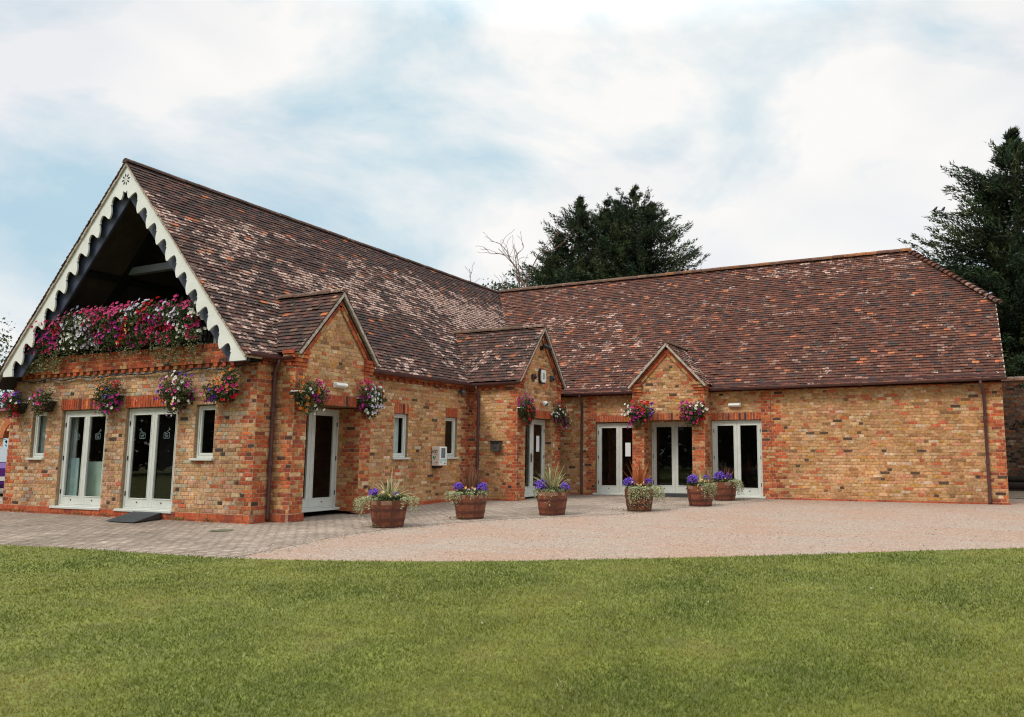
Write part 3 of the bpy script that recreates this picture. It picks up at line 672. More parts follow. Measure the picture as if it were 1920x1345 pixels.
# porch roofs
def porch_roof(C, along, side, zr, k, hw, length, lichen, table):
    """C = ridge front point, along = back into the main roof, side = unit vector across"""
    C, along, side = Vector(C), Vector(along), Vector(side); c = math.hypot(1, k); sl = hw * c
    mb = MB(); vg = MB(); rw = MB()
    for sg in (1, -1):
        D = (side * sg - Vector((0, 0, k))) / c; Nn = (side * sg * k + Vector((0, 0, 1))) / c
        def keep(P, u, s):
            za = zA(P.x) if abs(along.x) > .5 else zB(P.y)
            return za < P.z + .22
        roof_tiles(mb, C, along, D, Nn, length, sl, keep, table, lichen)
        f = lambda u, s, o: C + along * u + D * s + Nn * o
        mb.face([f(.03, 0, -.03), f(.03, sl - .02, -.03), f(length, sl - .02, -.03), f(length, 0, -.03)], 0, (.04, .03, .025, .1))
        mb.face([f(.03, 0, -.10), f(.03, sl - .02, -.10), f(length, sl - .02, -.10), f(length, 0, -.10)], 0, (.04, .03, .025, .1))
        m_ = 16
        for i in range(m_):
            s0, s1 = sl * i / m_, sl * (i + 1) / m_; j = rng.uniform(-.005, .005)
            vg.hexa([f(.0 + j, s0, -.055), f(.0 + j, s1, -.055), f(.14, s1, -.055), f(.14, s0, -.055), f(.0 + j, s0, .002), f(.0 + j, s1, .002), f(.14, s1, .002), f(.14, s0, .002)])
        # two courses of red brick following the verge
        fr = Fr(C + along * .10 - Nn * .06, D, -along, -Nn)
        mt = MB(); rw.box(fr, 0.0, sl - .16, .0, .15, -.06, .0, 0, (.33, .2, .12))
        for r_ in range(2):
            x = -.1 * r_
            while x < sl - .16:
                x0, x1 = max(.0, x), min(sl - .16, x + .2225)
                if x1 - x0 > .03:
                    q = [fr.P(x0 + .004, .004 + r_ * .075, .0), fr.P(x1 - .004, .004 + r_ * .075, .0)]
                    rw.box(fr, x0 + .004, x1 - .004, .004 + r_ * .075, .071 + r_ * .075, -.02, .012 + (.02 if r_ == 0 else 0), 0, jit(rng, pick(rng, RED)))
                x += .2225
    k2 = Fr(C + along * .10, side, -along); rw.box(k2, -.055, .055, -.27, -.07, -.06, .022, 0, (.40, .085, .035))
    r = mb.build('porch_roof', 'tile', B); vg.build('verge', 'lead', r); rw.build('verge_bricks', 'brick', r)
    q = MB(); ridge_caps(q, C + Vector((0, 0, .045)), C + along * length + Vector((0, 0, .045)), .095, col=(.10, .055, .035), lich=.34); q.build('ridge_tiles', 'tile', r)
    return r
porch_roof((.60, 1.468, 4.42), (-1, 0, 0), (0, 1, 0), 4.42, 1.24, 1.09, 1.95, lambda P, u, s: .26 + .16 * nz(P, .5), TILES_A)
porch_roof((1.62, 7.92, 4.63), (-1, 0, 0), (0, 1, 0), 4.63, 1.234, 1.285, 3.05, lambda P, u, s: .30 + .18 * nz(P, .45), TILES_A)
porch_roof((4.68, 9.04, 4.15), (0, 1, 0), (1, 0, 0), 4.15, 1.045, 1.11, 1.8, lambda P, u, s: .40 + .16 * nz(P, .5), TILES_B)
# --- gutters and downpipes
gutter('gutter', [(.17, -.36, 3.0), (.17, .37, 2.99), (.50, .37, 3.01)], B)
gutter('gutter', [(.17, 2.62, 3.0), (.17, 6.62, 2.99), (1.52, 6.62, 3.02)], B)
gutter('gutter', [(1.45, 9.42, 2.905), (3.56, 9.42, 2.90)], B)
gutter('gutter', [(5.80, 9.42, 2.90), (12.80, 9.42, 2.925)], B)
for f_, a_, b_ in ((FX(.06), -.30, .43), (FX(.06), 2.52, 6.7), (FY(6.70), .06, 1.48), (FY(9.60), 1.25, 3.62), (FY(9.60), 5.74, 12.74)):
    mb = MB(); mb.box(f_, a_, b_, 2.95, 3.03, -.06, .08); mb.build('fascia', 'maroon', B)
downpipe(B, (.17, .30, 2.96), None, (.06, .33), -.03)
downpipe(B, (.30, 6.62, 2.96), None, (.33, 6.69), .04)
downpipe(B, (1.92, 9.42, 2.88), None, (1.90, 9.615), .06)
downpipe(B, (12.25, 9.42, 2.88), None, (12.31, 9.615), .06)
# --- scalloped bargeboard on the big gable
sn, cs = KA / cA, 1 / cA; AZ = RZ - .10
def prof(s):
    p = .49; t = ((s - .12) % p) / p
    if t < .04: return .39 - .02 * (t / .04) ** 2
    if t < .20: q = (t - .04) / .16; return .37 - .215 * math.sqrt(1 - (1 - q) ** 2)
    if t < .46: q = (t - .20) / .26; return .155 + .04 * q ** 2
    if t < .54: return .195 + .035 * math.sin((t - .46) / .08 * math.pi)
    q = (t - .54) / .46; return .195 + .195 * math.sin(q * math.pi / 2) ** .65
def barge(sg, y0, y1, inner, smax=5.50, foot=True):
    mb = MB(); o, i_ = [], []
    n = 360
    pt = lambda s, w_: (RX + sg * (s * cs - w_ * sn), AZ - s * sn - w_ * cs)
    for k in range(n + 1):
        s = smax * k / n; w_ = min(s * cs / sn, inner(s))
        a_, b_ = pt(s, 0), pt(s, w_)
        if foot and b_[1] < 2.86: break
        o.append(a_); i_.append(b_)
    if foot:
        ex = RX + sg * (smax * cs); ez = AZ - smax * sn; s0 = smax * (k - 1) / n; xi = i_[-1][0]
        o.append((ex, ez)); i_.append((xi, 2.86)); o.append((ex, 2.86)); i_.append((ex - sg * .001, 2.86))
    for k in range(len(o) - 1):
        A_, B_, C_, D_ = o[k], o[k + 1], i_[k + 1], i_[k]
        f = [(A_[0], y0, A_[1]), (D_[0], y0, D_[1]), (C_[0], y0, C_[1]), (B_[0], y0, B_[1])]
        g = [(x, y1, z) for x, _, z in f]
        if sg < 0: f.reverse(); g.reverse()
        mb.face(f); mb.face(g[::-1])
        mb.face([(D_[0], y0, D_[1]), (D_[0], y1, D_[1]), (C_[0], y1, C_[1]), (C_[0], y0, C_[1])]); mb.face([(A_[0], y1, A_[1]), (A_[0], y0, A_[1]), (B_[0], y0, B_[1]), (B_[0], y1, B_[1])])
    return mb
def inner_white(s): return prof(s) if s > .44 else 9
for sg in (1, -1):
    bb = barge(sg, -.375, -.345, inner_white, 5.60 if sg > 0 else 5.52).build('bargeboard', 'barge', B)
    barge(sg, -.26, -.22, lambda s: .45, 5.5, True).build('backing_board', 'navy', bb)
    # soffit between the boards
mb = MB()
for k in range(8):
    a_ = k * math.pi / 4 + .2; cx, cz = RX, 6.60 + .10
    r0, r1, w_ = .05, .135, .021
    d_ = (math.cos(a_), math.sin(a_)); e_ = (-d_[1], d_[0])
    q = [(r0, -w_ * .3), ((r0 + r1) / 2, -w_), (r1, 0), ((r0 + r1) / 2, w_), (r0, w_ * .3)]
    pts = [(cx + d_[0] * r_ + e_[0] * t, -.378, cz + .1 + d_[1] * r_ + e_[1] * t) for r_, t in q]
    mb.face(pts)
mb.face([(RX + .014 * math.cos(t * math.pi / 4), -.378, 6.80 + .014 * math.sin(t * math.pi / 4)) for t in range(8)])
mb.build('rosette_slot_shade', 'black', B)  # flat black petals on the board, painting the shade of punched slots
# --- balcony recess under the gable
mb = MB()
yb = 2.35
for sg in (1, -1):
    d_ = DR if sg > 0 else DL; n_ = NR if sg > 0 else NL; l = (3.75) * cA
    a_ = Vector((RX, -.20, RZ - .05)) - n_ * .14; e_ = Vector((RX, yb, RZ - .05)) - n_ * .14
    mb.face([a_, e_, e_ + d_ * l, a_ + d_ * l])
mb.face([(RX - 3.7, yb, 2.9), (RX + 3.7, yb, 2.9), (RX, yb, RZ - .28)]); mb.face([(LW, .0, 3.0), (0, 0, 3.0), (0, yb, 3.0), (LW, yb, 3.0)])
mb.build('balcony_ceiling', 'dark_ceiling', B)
mb = MB()
fb = FY(.8)
for sg in (1, -1):     # truss rafters
    d_ = DR if sg > 0 else DL; n_ = NR if sg > 0 else NL
    a_ = Vector((RX, .72, RZ)) - n_ * .15 + d_ * .32; l = 4.9
    q = [a_, a_ + d_ * l, a_ + d_ * l - n_ * .16, a_ - n_ * .16]
    mb.hexa([p for p in q] + [p + Vector((0, .14, 0)) for p in q])
    for s in (2.6,):  # purlins
        p = Vector((RX, -.2, RZ)) - n_ * .14 + d_ * s
        mb.hexa([p, p + d_ * .14, p + d_ * .14 - n_ * .12, p - n_ * .12] + [x + Vector((0, yb + .2, 0)) for x in (p, p + d_ * .14, p + d_ * .14 - n_ * .12, p - n_ * .12)])
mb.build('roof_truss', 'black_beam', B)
mb = MB(); mb.box(fb, -5.25, -2.0, 5.17, 5.33, -.07, .07); bevel(mb.build('collar_beam', 'grey_beam', B))
fbb = FY(yb - .02); mb = MB(); frame_ring(mb, fbb, -6.2, -4.6, 3.05, 5.26, .09, 0, .05); mb.box(fbb, -5.44, -5.36, 3.1, 5.2, 0, .045); dd = mb.build('balcony_door', 'paint', B)
g = MB(); g.face([fbb.P(-6.1, 3.1, .02), fbb.P(-4.7, 3.1, .02), fbb.P(-4.7, 5.2, .02), fbb.P(-6.1, 5.2, .02)]); g.build('pane', 'glass', dd)
mb = MB(); x = -7.1   # iron balustrade
rl = FY(.12)
mb.box(rl, -7.2, -.85, 3.36, 3.385, -.012, .012); mb.box(rl, -6.4, -1.25, 3.92, 3.95, -.02, .02)
while x < -.85:
    zt = min(3.92, zA(x) - .65)
    if zt > 3.42: mb.box(rl, x - .008, x + .008, 3.37, zt, -.008, .008)
    x += .115
mb.build('balustrade', 'black', B)
mb = MB(); mb.box(rl, -1.34, -1.26, 3.285, 3.95, -.04, .04); mb.build('baluster_post', 'paint', B)
# ------------------------------------------------------------------ ground
def gmat_gravel():
    m, t, N, L, P = newmat('gravel_drive'); P.inputs['Roughness'].default_value = .9; P.inputs['Specular IOR Level'].default_value = .2
    c = N.new('ShaderNodeTexCoord')
    v = N.new('ShaderNodeTexVoronoi'); v.inputs['Scale'].default_value = 55; L.new(c.outputs['Object'], v.inputs['Vector'])
    n = N.new('ShaderNodeTexNoise'); n.inputs['Scale'].default_value = .55; n.inputs['Detail'].default_value = 4; L.new(c.outputs['Object'], n.inputs['Vector'])
    mp = N.new('ShaderNodeMapping'); mp.inputs['Scale'].default_value = (.35, 2.2, 1); mp.inputs['Rotation'].default_value = (0, 0, R(-24)); L.new(c.outputs['Object'], mp.inputs[0])
    n3 = N.new('ShaderNodeTexNoise'); n3.inputs['Scale'].default_value = 1.2; n3.inputs['Detail'].default_value = 5; L.new(mp.outputs[0], n3.inputs['Vector'])
    ad = N.new('ShaderNodeMath'); ad.operation = 'ADD'; L.new(n.outputs['Fac'], ad.inputs[0]); L.new(n3.outputs['Fac'], ad.inputs[1])
    hl = N.new('ShaderNodeMath'); hl.operation = 'MULTIPLY'; hl.inputs[1].default_value = .5; L.new(ad.outputs[0], hl.inputs[0])
    r = N.new('ShaderNodeValToRGB'); e = r.color_ramp.elements
    e[0].position = .40; e[0].color = (.30, .195, .14, 1); e[1].position = .60; e[1].color = (.29, .225, .18, 1)
    L.new(hl.outputs[0], r.inputs[0])
    sp = N.new('ShaderNodeSeparateColor'); L.new(v.outputs['Color'], sp.inputs[0])
    mr = N.new('ShaderNodeMapRange'); mr.inputs[3].default_value = .65; mr.inputs[4].default_value = 1.35; L.new(sp.outputs[0], mr.inputs[0])
    sc = N.new('ShaderNodeVectorMath'); sc.operation = 'SCALE'; L.new(r.outputs[0], sc.inputs[0]); L.new(mr.outputs[0], sc.inputs['Scale']); L.new(sc.outputs[0], P.inputs['Base Color'])
    b = N.new('ShaderNodeBump'); b.inputs['Strength'].default_value = .7; b.inputs['Distance'].default_value = .012; L.new(v.outputs['Distance'], b.inputs['Height']); b.invert = True; L.new(b.outputs[0], P.inputs['Normal'])
    return m
def gmat_pavers():
    m, t, N, L, P = newmat('block_paving'); P.inputs['Roughness'].default_value = .85; P.inputs['Specular IOR Level'].default_value = .25
    c = N.new('ShaderNodeTexCoord'); mp = N.new('ShaderNodeMapping'); mp.inputs['Rotation'].default_value = (0, 0, R(0)); L.new(c.outputs['Object'], mp.inputs[0])
    nw = N.new('ShaderNodeTexNoise'); nw.inputs['Scale'].default_value = 9; L.new(c.outputs['Object'], nw.inputs['Vector'])
    wv = N.new('ShaderNodeVectorMath'); wv.operation = 'SCALE'; wv.inputs['Scale'].default_value = .03; L.new(nw.outputs['Color'], wv.inputs[0])
    av = N.new('ShaderNodeVectorMath'); av.operation = 'ADD'; L.new(mp.outputs[0], av.inputs[0]); L.new(wv.outputs[0], av.inputs[1])
    bt = N.new('ShaderNodeTexBrick'); bt.inputs['Scale'].default_value = 1; bt.inputs['Brick Width'].default_value = .21; bt.inputs['Row Height'].default_value = .105; bt.inputs['Mortar Size'].default_value = .011; bt.inputs['Mortar Smooth'].default_value = .6
    bt.inputs['Color1'].default_value = (.25, .19, .145, 1); bt.inputs['Color2'].default_value = (.33, .26, .205, 1); bt.inputs['Mortar'].default_value = (.11, .082, .06, 1)
    L.new(av.outputs[0], bt.inputs['Vector'])
    n = N.new('ShaderNodeTexNoise'); n.inputs['Scale'].default_value = 14; n.inputs['Detail'].default_value = 8; n.inputs['Roughness'].default_value = .7; L.new(c.outputs['Object'], n.inputs['Vector'])
    mr = N.new('ShaderNodeMapRange'); mr.inputs[1].default_value = .3; mr.inputs[2].default_value = .7; mr.inputs[3].default_value = .55; mr.inputs[4].default_value = 1.35; L.new(n.outputs['Fac'], mr.inputs[0])
    n5 = N.new('ShaderNodeTexNoise'); n5.inputs['Scale'].default_value = .7; n5.inputs['Detail'].default_value = 5; L.new(c.outputs['Object'], n5.inputs['Vector'])
    m5 = N.new('ShaderNodeMapRange'); m5.inputs[1].default_value = .35; m5.inputs[2].default_value = .65; m5.inputs[3].default_value = .75; m5.inputs[4].default_value = 1.2; L.new(n5.outputs['Fac'], m5.inputs[0])
    mu = N.new('ShaderNodeMath'); mu.operation = 'MULTIPLY'; L.new(mr.outputs[0], mu.inputs[0]); L.new(m5.outputs[0], mu.inputs[1])
    sc = N.new('ShaderNodeVectorMath'); sc.operation = 'SCALE'; L.new(bt.outputs['Color'], sc.inputs[0]); L.new(mu.outputs[0], sc.inputs['Scale']); L.new(sc.outputs[0], P.inputs['Base Color'])
    ad = N.new('ShaderNodeMath'); ad.operation = 'SUBTRACT'; L.new(n.outputs['Fac'], ad.inputs[0]); L.new(bt.outputs['Fac'], ad.inputs[1])
    b = N.new('ShaderNodeBump'); b.inputs['Strength'].default_value = .9; b.inputs['Distance'].default_value = .02; L.new(ad.outputs[0], b.inputs['Height']); L.new(b.outputs[0], P.inputs['Normal'])
    return m
M['gravel'] = gmat_gravel(); M['pavers'] = gmat_pavers()
M['turf'] = plain('turf', (.105, .115, .014), .95, .3, 5, .5); M['earth'] = plain('earth', (.16, .12, .085), .95, .3, 3, .6)
def sheet(name, outline, dz, mat, sub=.8):
    """flat patch that follows the gentle rise of the ground"""
    bm = bmesh.new(); vs_ = [bm.verts.new((x, y, 0)) for x, y in outline]; bm.faces.new(vs_)
    for k in range(-60, 61):
        bmesh.ops.bisect_plane(bm, geom=bm.verts[:] + bm.edges[:] + bm.faces[:], plane_co=(0, k * 4.0, 0), plane_no=(0, 1, 0))
    for v in bm.verts: v.co.z = gz(v.co.y) + dz
    bmesh.ops.triangulate(bm, faces=bm.faces[:]); bmesh.ops.recalc_face_normals(bm, faces=bm.faces[:])
    if sum(f.normal.z for f in bm.faces) < 0: bmesh.ops.reverse_faces(bm, faces=bm.faces[:])
    me = bpy.data.meshes.new(name); bm.to_mesh(me); bm.free(); return link(name, me, [mat])
tag(sheet('ground', [(-400, -400), (400, -400), (400, 400), (-400, 400)], -.03, 'earth'), kind='structure')
LAWN = [(-60, -5.6), (-12, -4.75), (-5, -4.2), (-.66, -3.62), (.71, -3.43), (2.34, -3.38), (3.58, -3.30), (4.93, -2.93), (6.28, -2.44), (7.76, -1.63), (9.84, -.36), (11.02, .50), (12.4, 1.38), (15, 3.2), (20, 6.2), (60, 22)]
def chaikin(p, n=2):
    for _ in range(n):
        q = [p[0]]
        for a, b in zip(p, p[1:]): q += [(a[0] * .75 + b[0] * .25, a[1] * .75 + b[1] * .25), (a[0] * .25 + b[0] * .75, a[1] * .25 + b[1] * .75)]
        p = q + [p[-1]]
    return p
LE = chaikin(LAWN)
tag(sheet('gravel_path', [(-60, -8), (60, -8), (60, 18), (12.0, 15.5), (12.0, 12), (-60, 12)], -.012, 'gravel'), kind='structure')
PB = chaikin([(3.5, -3.9), (3.45, -3.2), (3.22, -2.3), (3.05, -1.4), (2.80, 0.0), (3.3, 1.6), (4.2, 3.0), (5.6, 4.2), (6.2, 6.7), (7.3, 8.9), (7.6, 9.66)], 3)
PB = [(x + .10 * mnoise.noise(Vector((x * 2.2, y * 2.2, 4))) + .05 * mnoise.noise(Vector((x * 7, y * 7, 1))), y) for x, y in PB]
tag(sheet('pavement', [(-60, -8), (3.6, -8)] + PB + [(-60, 9.66)], -.008, 'pavers'), kind='structure')
tag(sheet('lawn', [(-60, -60), (60, -60)] + LE[::-1], .010, 'turf'), kind='structure')
# lawn blades
LEa = np.array(LE)
def edge_y(x): return np.interp(x, LEa[:, 0], LEa[:, 1])
def vnoise(x, y, s, o=0):
    return np.array([mnoise.noise(Vector((a / s + o, b / s, .7))) for a, b in zip(x, y)])
def grass():
    g = np.random.default_rng(3); n = 800000
    C_ = np.array([11.635, -10.066])
    r = 2.6 * (18 / 2.6) ** g.random(n) ; th = .424 + g.uniform(-.85, 1.12, n)
    x = C_[0] - np.sin(th) * r; y = C_[1] + np.cos(th) * r
    ok = y < edge_y(x) + g.normal(0, .045, n) - .005
    x, y, r = x[ok], y[ok], r[ok]; n = len(x)
    # patches on a coarse grid, then interpolated
    gx = np.arange(-18, 32, .25); gy = np.arange(-12, 10, .25)
    X, Y = np.meshgrid(gx, gy); S1 = vnoise(X.ravel(), Y.ravel(), 1.1).reshape(X.shape) + .6 * vnoise(X.ravel(), Y.ravel(), .45, 5).reshape(X.shape); S2 = vnoise(X.ravel(), Y.ravel(), 1.5, 11).reshape(X.shape) + .5 * vnoise(X.ravel(), Y.ravel(), .5, 31).reshape(X.shape)
    def samp(S):
        fx = (x - gx[0]) / .25; fy = (y - gy[0]) / .25; i = np.clip(fx.astype(int), 0, len(gx) - 2); j = np.clip(fy.astype(int), 0, len(gy) - 2); u = fx - i; v = fy - j
        return S[j, i] * (1 - u) * (1 - v) + S[j, i + 1] * u * (1 - v) + S[j + 1, i] * (1 - u) * v + S[j + 1, i + 1] * u * v
    s1, s2 = samp(S1), samp(S2)
    sz = np.clip(r / 5.0, .75, 2.2)
    h = g.uniform(.010, .028, n) * (1 + .35 * s1); wd = g.uniform(.0020, .0036, n) * sz
    az = g.uniform(0, 2 * np.pi, n); ln = g.uniform(.1, 1.5, n) * h; a2 = az + g.normal(0, .8, n)
    z = gz_np(y) + .008
    b = np.stack([x, y, z], 1); dx = np.stack([np.cos(az), np.sin(az), 0 * az], 1) * wd[:, None]
    tip = b + np.stack([np.cos(a2 + 1.57) * ln, np.sin(a2 + 1.57) * ln, h], 1)
    V = np.stack([b - dx, b + dx, tip], 1).reshape(-1, 3)
    green = np.array([.124, .156, .015]); yel = np.array([.222, .198, .026]); drk = np.array([.066, .098, .011]); brn = np.array([.27, .18, .055])
    t = np.clip(.45 + .75 * s2 + g.normal(0, .28, n), 0, 1)[:, None]; c = green * (1 - t) + yel * t
    k = np.clip(.22 + 1.15 * s1 + g.normal(0, .3, n), 0, .85)[:, None]; c = c * (1 - k) + drk * k * 1.0
    q = np.clip((-s1 - .45) * 2.2 + g.normal(0, .25, n), 0, .75)[:, None]; c = c * (1 - q) + brn * q
    dead = g.random(n) < .035; c[dead] = np.array([.34, .30, .15]) * g.uniform(.7, 1.2, dead.sum())[:, None]
    c *= g.uniform(.76, 1.24, n)[:, None]
    o = npmesh('grass', V, np.arange(3 * n).reshape(-1, 3), np.repeat(c, 3, axis=0), 'grass_blade')
    tag(o, 'short mown green grass with yellowed patches in front of the drive', 'grass', kind='stuff')
def gz_np(y): return -0.055 + .011 * np.clip(y, -20, 20)
grass()
g = np.random.default_rng(8)
def pebbles():
    n = 4200; k = n // 3; PBa = np.array(PB); ys = g.uniform(-3.4, 9.2, k); xs = np.interp(ys, PBa[:, 1], PBa[:, 0]) + g.normal(0, .16, k)
    x2 = g.uniform(3.2, 16, n - k); y2 = g.uniform(-3, 9.3, n - k); keep = (y2 > np.interp(x2, LEa[:, 0], LEa[:, 1]) + .05) & (x2 > np.interp(y2, PBa[:, 1], PBa[:, 0]))
    x = np.concatenate([xs, x2[keep]]); y = np.concatenate([ys, y2[keep]]); m = y > np.interp(x, LEa[:, 0], LEa[:, 1]) + .03; x, y = x[m], y[m]; n = len(x)
    r = g.uniform(.006, .015, n); a = g.uniform(0, 6.28, n); z = gz_np(y) - .010
    V = np.stack([np.stack([x + r * np.cos(a + q) * (1 + .3 * (q > 2)), y + r * np.sin(a + q), z], 1) for q in (0, 1.57, 3.14, 4.71)] + [np.stack([x, y, z + r * .9], 1)], 1).reshape(-1, 3)
    i = np.arange(n)[:, None] * 5; T = np.concatenate([i + [k_, (k_ + 1) % 4, 4] for k_ in range(4)], 0)
    c = np.array([(.36, .26, .20), (.28, .20, .15), (.42, .36, .31), (.20, .15, .12)])[g.integers(0, 4, n)] * g.uniform(.8, 1.2, n)[:, None]
    tag(npmesh('loose_stones', V, T, np.repeat(c, 5, axis=0), 'leaf'), 'loose small stones scattered over the gravel and its edge', 'stones', kind='stuff')
pebbles()
# ------------------------------------------------------------------ foliage helpers
def rand_unit(g, n):
    v = g.normal(size=(n, 3)); return v / np.linalg.norm(v, axis=1)[:, None]
def leaves(g, pos, nrm, size, cols, aspect=.55):
    """two-triangle leaves at pos, facing roughly nrm"""
    n = len(pos); t = np.cross(nrm, rand_unit(g, n)); t /= np.linalg.norm(t, axis=1)[:, None] + 1e-9; b = np.cross(nrm, t)
    s = (size if np.ndim(size) else np.full(n, size))[:, None]
    tip = pos + t * s * .5 + nrm * s * .06; tail = pos - t * s * .5; l = pos + b * s * aspect * .5 - nrm * s * .08; r_ = pos - b * s * aspect * .5 - nrm * s * .08
    V = np.stack([tail, l, tip, r_], 1).reshape(-1, 3); i = np.arange(n)[:, None] * 4
    T = np.concatenate([i + [0, 2, 1], i + [0, 3, 2]], 0)
    return V, T, np.repeat(cols, 4, axis=0)
def flowers(g, pos, nrm, size, cols, throat):
    """open trumpets: five-lobed disc with a sunken throat of its own colour"""
    n = len(pos); t = np.cross(nrm, rand_unit(g, n)); t /= np.linalg.norm(t, axis=1)[:, None] + 1e-9; b = np.cross(nrm, t)
    K = 10; out_ = []; 
    s = size[:, None] * .5
    cen = pos - nrm * s * .5
    rim = []
    for k in range(K):
        a = 2 * np.pi * k / K; rr = 1.0 if k % 2 == 0 else .86
        rim.append(pos + (t * math.cos(a) + b * math.sin(a)) * s * rr + nrm * s * (.12 if k % 2 else 0))
    mid = [pos * .0 + cen * .55 + r_ * .45 for r_ in rim]
    V = np.stack([cen] + mid + rim, 1).reshape(-1, 3); W = 1 + 2 * K; i = np.arange(n)[:, None] * W; T = []
    for k in range(K):
        k2 = (k + 1) % K
        T += [i + [0, 1 + k, 1 + k2], i + [1 + k, 1 + K + k, 1 + K + k2], i + [1 + k, 1 + K + k2, 1 + k2]]
    C3 = np.concatenate([throat[:, None], np.repeat((throat * .25 + cols * .75)[:, None], K, 1), np.repeat(cols[:, None], K, 1)], 1).reshape(-1, 3)
    return V, np.concatenate(T, 0), C3
def merge(parts):
    V, T, C_ = [], [], []; o = 0
    for v, t, c in parts: V.append(v); T.append(t + o); C_.append(c); o += len(v)
    return np.concatenate(V), np.concatenate(T), np.concatenate(C_)
PET = dict(magenta=((.55, .015, .30), (.25, .0, .15)), pink=((.72, .06, .25), (.35, .01, .10)), red=((.60, .012, .016), (.2, .0, .005)), cerise=((.58, .02, .12), (.22, .0, .04)), white=((.80, .77, .74), (.70, .68, .40)),
           lilac=((.62, .55, .72), (.10, .03, .22)), vein=((.76, .70, .80), (.09, .02, .20)), purple=((.13, .03, .42), (.04, .0, .15)), orange=((.72, .22, .03), (.12, .02, .01)), cream=((.78, .66, .34), (.6, .45, .1)), violet=((.42, .03, .45), (.15, .0, .2)), wine=((.22, .01, .07), (.06, .0, .02)))
LEAFC = np.array([(.045, .075, .018), (.030, .052, .014), (.065, .095, .026), (.085, .10, .032), (.050, .058, .022)])
def ell_points(g, n, c, r_, shell=.55, front=True):
    d = rand_unit(g, n); d[:, 1] = np.where(front & (d[:, 1] < -.25), -d[:, 1], d[:, 1])
    k = (shell + (1 - shell) * g.random(n)) ; return np.array(c) + d * np.array(r_) * k[:, None] * (1 + .18 * np.sin(d[:, :1] * 5 + d[:, 2:] * 7)), d
def planting(seed, lobes, pal, nleaf, nflow, fsize=.068, wild=.05, dry=0.):
    """a mass of leaves over ellipsoid lobes with flowers of clumped colours on its outside"""
    g = np.random.default_rng(seed); lp, ld, fp, fd = [], [], [], []
    tot = sum(l[1][0] * l[1][2] for l in lobes)
    for c, r_ in lobes:
        f = r_[0] * r_[2] / tot; p, d = ell_points(g, int(nleaf * f), c, r_, .35); lp.append(p); ld.append(d)
        p, d = ell_points(g, int(nflow * f), c, np.array(r_) * 1.06, .9); m = (d[:, 2] > -.75); fp.append(p[m]); fd.append(d[m])
    lp, ld, fp, fd = map(np.concatenate, (lp, ld, fp, fd))
    lp += g.normal(0, .018, lp.shape); fp += g.normal(0, wild * .5, fp.shape)
    lc = LEAFC[g.integers(0, len(LEAFC), len(lp))] * g.uniform(.6, 1.4, len(lp))[:, None]
    if dry: m = g.random(len(lp)) < dry; lc[m] = np.array([.17, .14, .07]) * g.uniform(.6, 1.3, m.sum())[:, None]
    nn = ld + rand_unit(g, len(ld)) * .9; nn /= np.linalg.norm(nn, axis=1)[:, None]
    fol = leaves(g, lp, nn, g.uniform(.03, .06, len(lp)), lc, .6)
    # colours clump: each flower takes the palette entry whose seed point is nearest
    sp = []; names = []
    for nm, wgt in pal:
        for _ in range(max(1, int(wgt))): i = g.integers(0, len(fp)); sp.append(fp[i]); names.append(nm)
    dist = ((fp[:, None] - np.array(sp)[None]) ** 2).sum(2) + g.exponential(.0025, (len(fp), len(sp)))
    ch = dist.argmin(1); col = np.array([PET[names[i]][0] for i in ch]) * g.uniform(.75, 1.15, len(fp))[:, None]; thr = np.array([PET[names[i]][1] for i in ch])
    fn = fd * .6 + np.array([0, .75, .12]) + rand_unit(g, len(fd)) * .45; fn /= np.linalg.norm(fn, axis=1)[:, None]
    flo = flowers(g, fp + fn * .012, fn, g.uniform(.8, 1.15, len(fp)) * fsize, np.clip(col, 0, .85), thr)
    return fol, flo
def basket(loc, rz, w_, h_, pal, label, seed, nleaf=1500, nflow=85, lobes=None, dry=0., cat='hanging basket', group='flower baskets hanging on the brick walls', rail=True):
    """half basket on the wall: white-rimmed hayrack, soil, foliage, blossoms; local y points out of the wall"""
    t = thing('flower_basket', label, cat, loc, rz, group)
    rk = MB(); ww = min(w_ * .36, .28)
    for z, r_, y in ((.04, .011, .20), (-.08, .006, .17), (-.18, .006, .10)):
        k = ww * (1 if z > 0 else .9 if z > -.1 else .6); pts = [(-k, 0, z), (-k, y * .7, z), (-k * .8, y, z), (k * .8, y, z), (k, y * .7, z), (k, 0, z)]
        if z < 0: rk.tube(pts, r_, 6)
        else: wr = MB(); wr.tube(pts, r_, 6); 
    for q in np.linspace(-.85, .85, 9): rk.tube([(ww * q, .20, .04), (ww * q * .95, .17, -.08), (ww * q * .6, .10, -.18), (ww * q * .5, .0, -.2)], .004, 5)
    o = rk.build('rack', 'black', t); wr.build('rail', 'white_plastic', t)
    s = MB(); s.hexa([(-ww * .5, 0.005, -.18), (ww * .5, .005, -.18), (ww * .5, .09, -.18), (-ww * .5, .09, -.18), (-ww * .95, .005, .02), (ww * .95, .005, .02), (ww * .95, .18, .02), (-ww * .95, .18, .02)]); s.build('soil', 'soil', t)
    lobes = lobes or [((0, .12, .02), (w_ * .46, .20, h_ * .40)), ((-w_ * .22, .14, .10), (w_ * .26, .17, h_ * .30)), ((w_ * .22, .13, .06), (w_ * .28, .17, h_ * .34)), ((w_ * .05, .12, -h_ * .28), (w_ * .30, .14, h_ * .24))]
    fol, flo = planting(seed, lobes, pal, nleaf, nflow, dry=dry)
    for a in (fol, flo): a[0][:, 1] = np.maximum(a[0][:, 1], .012)
    npmesh('foliage', *fol, 'leaf', t); npmesh('blossoms', *flo, 'petal', t)
    return t
FRONT, SIDE = R(180), R(-90)
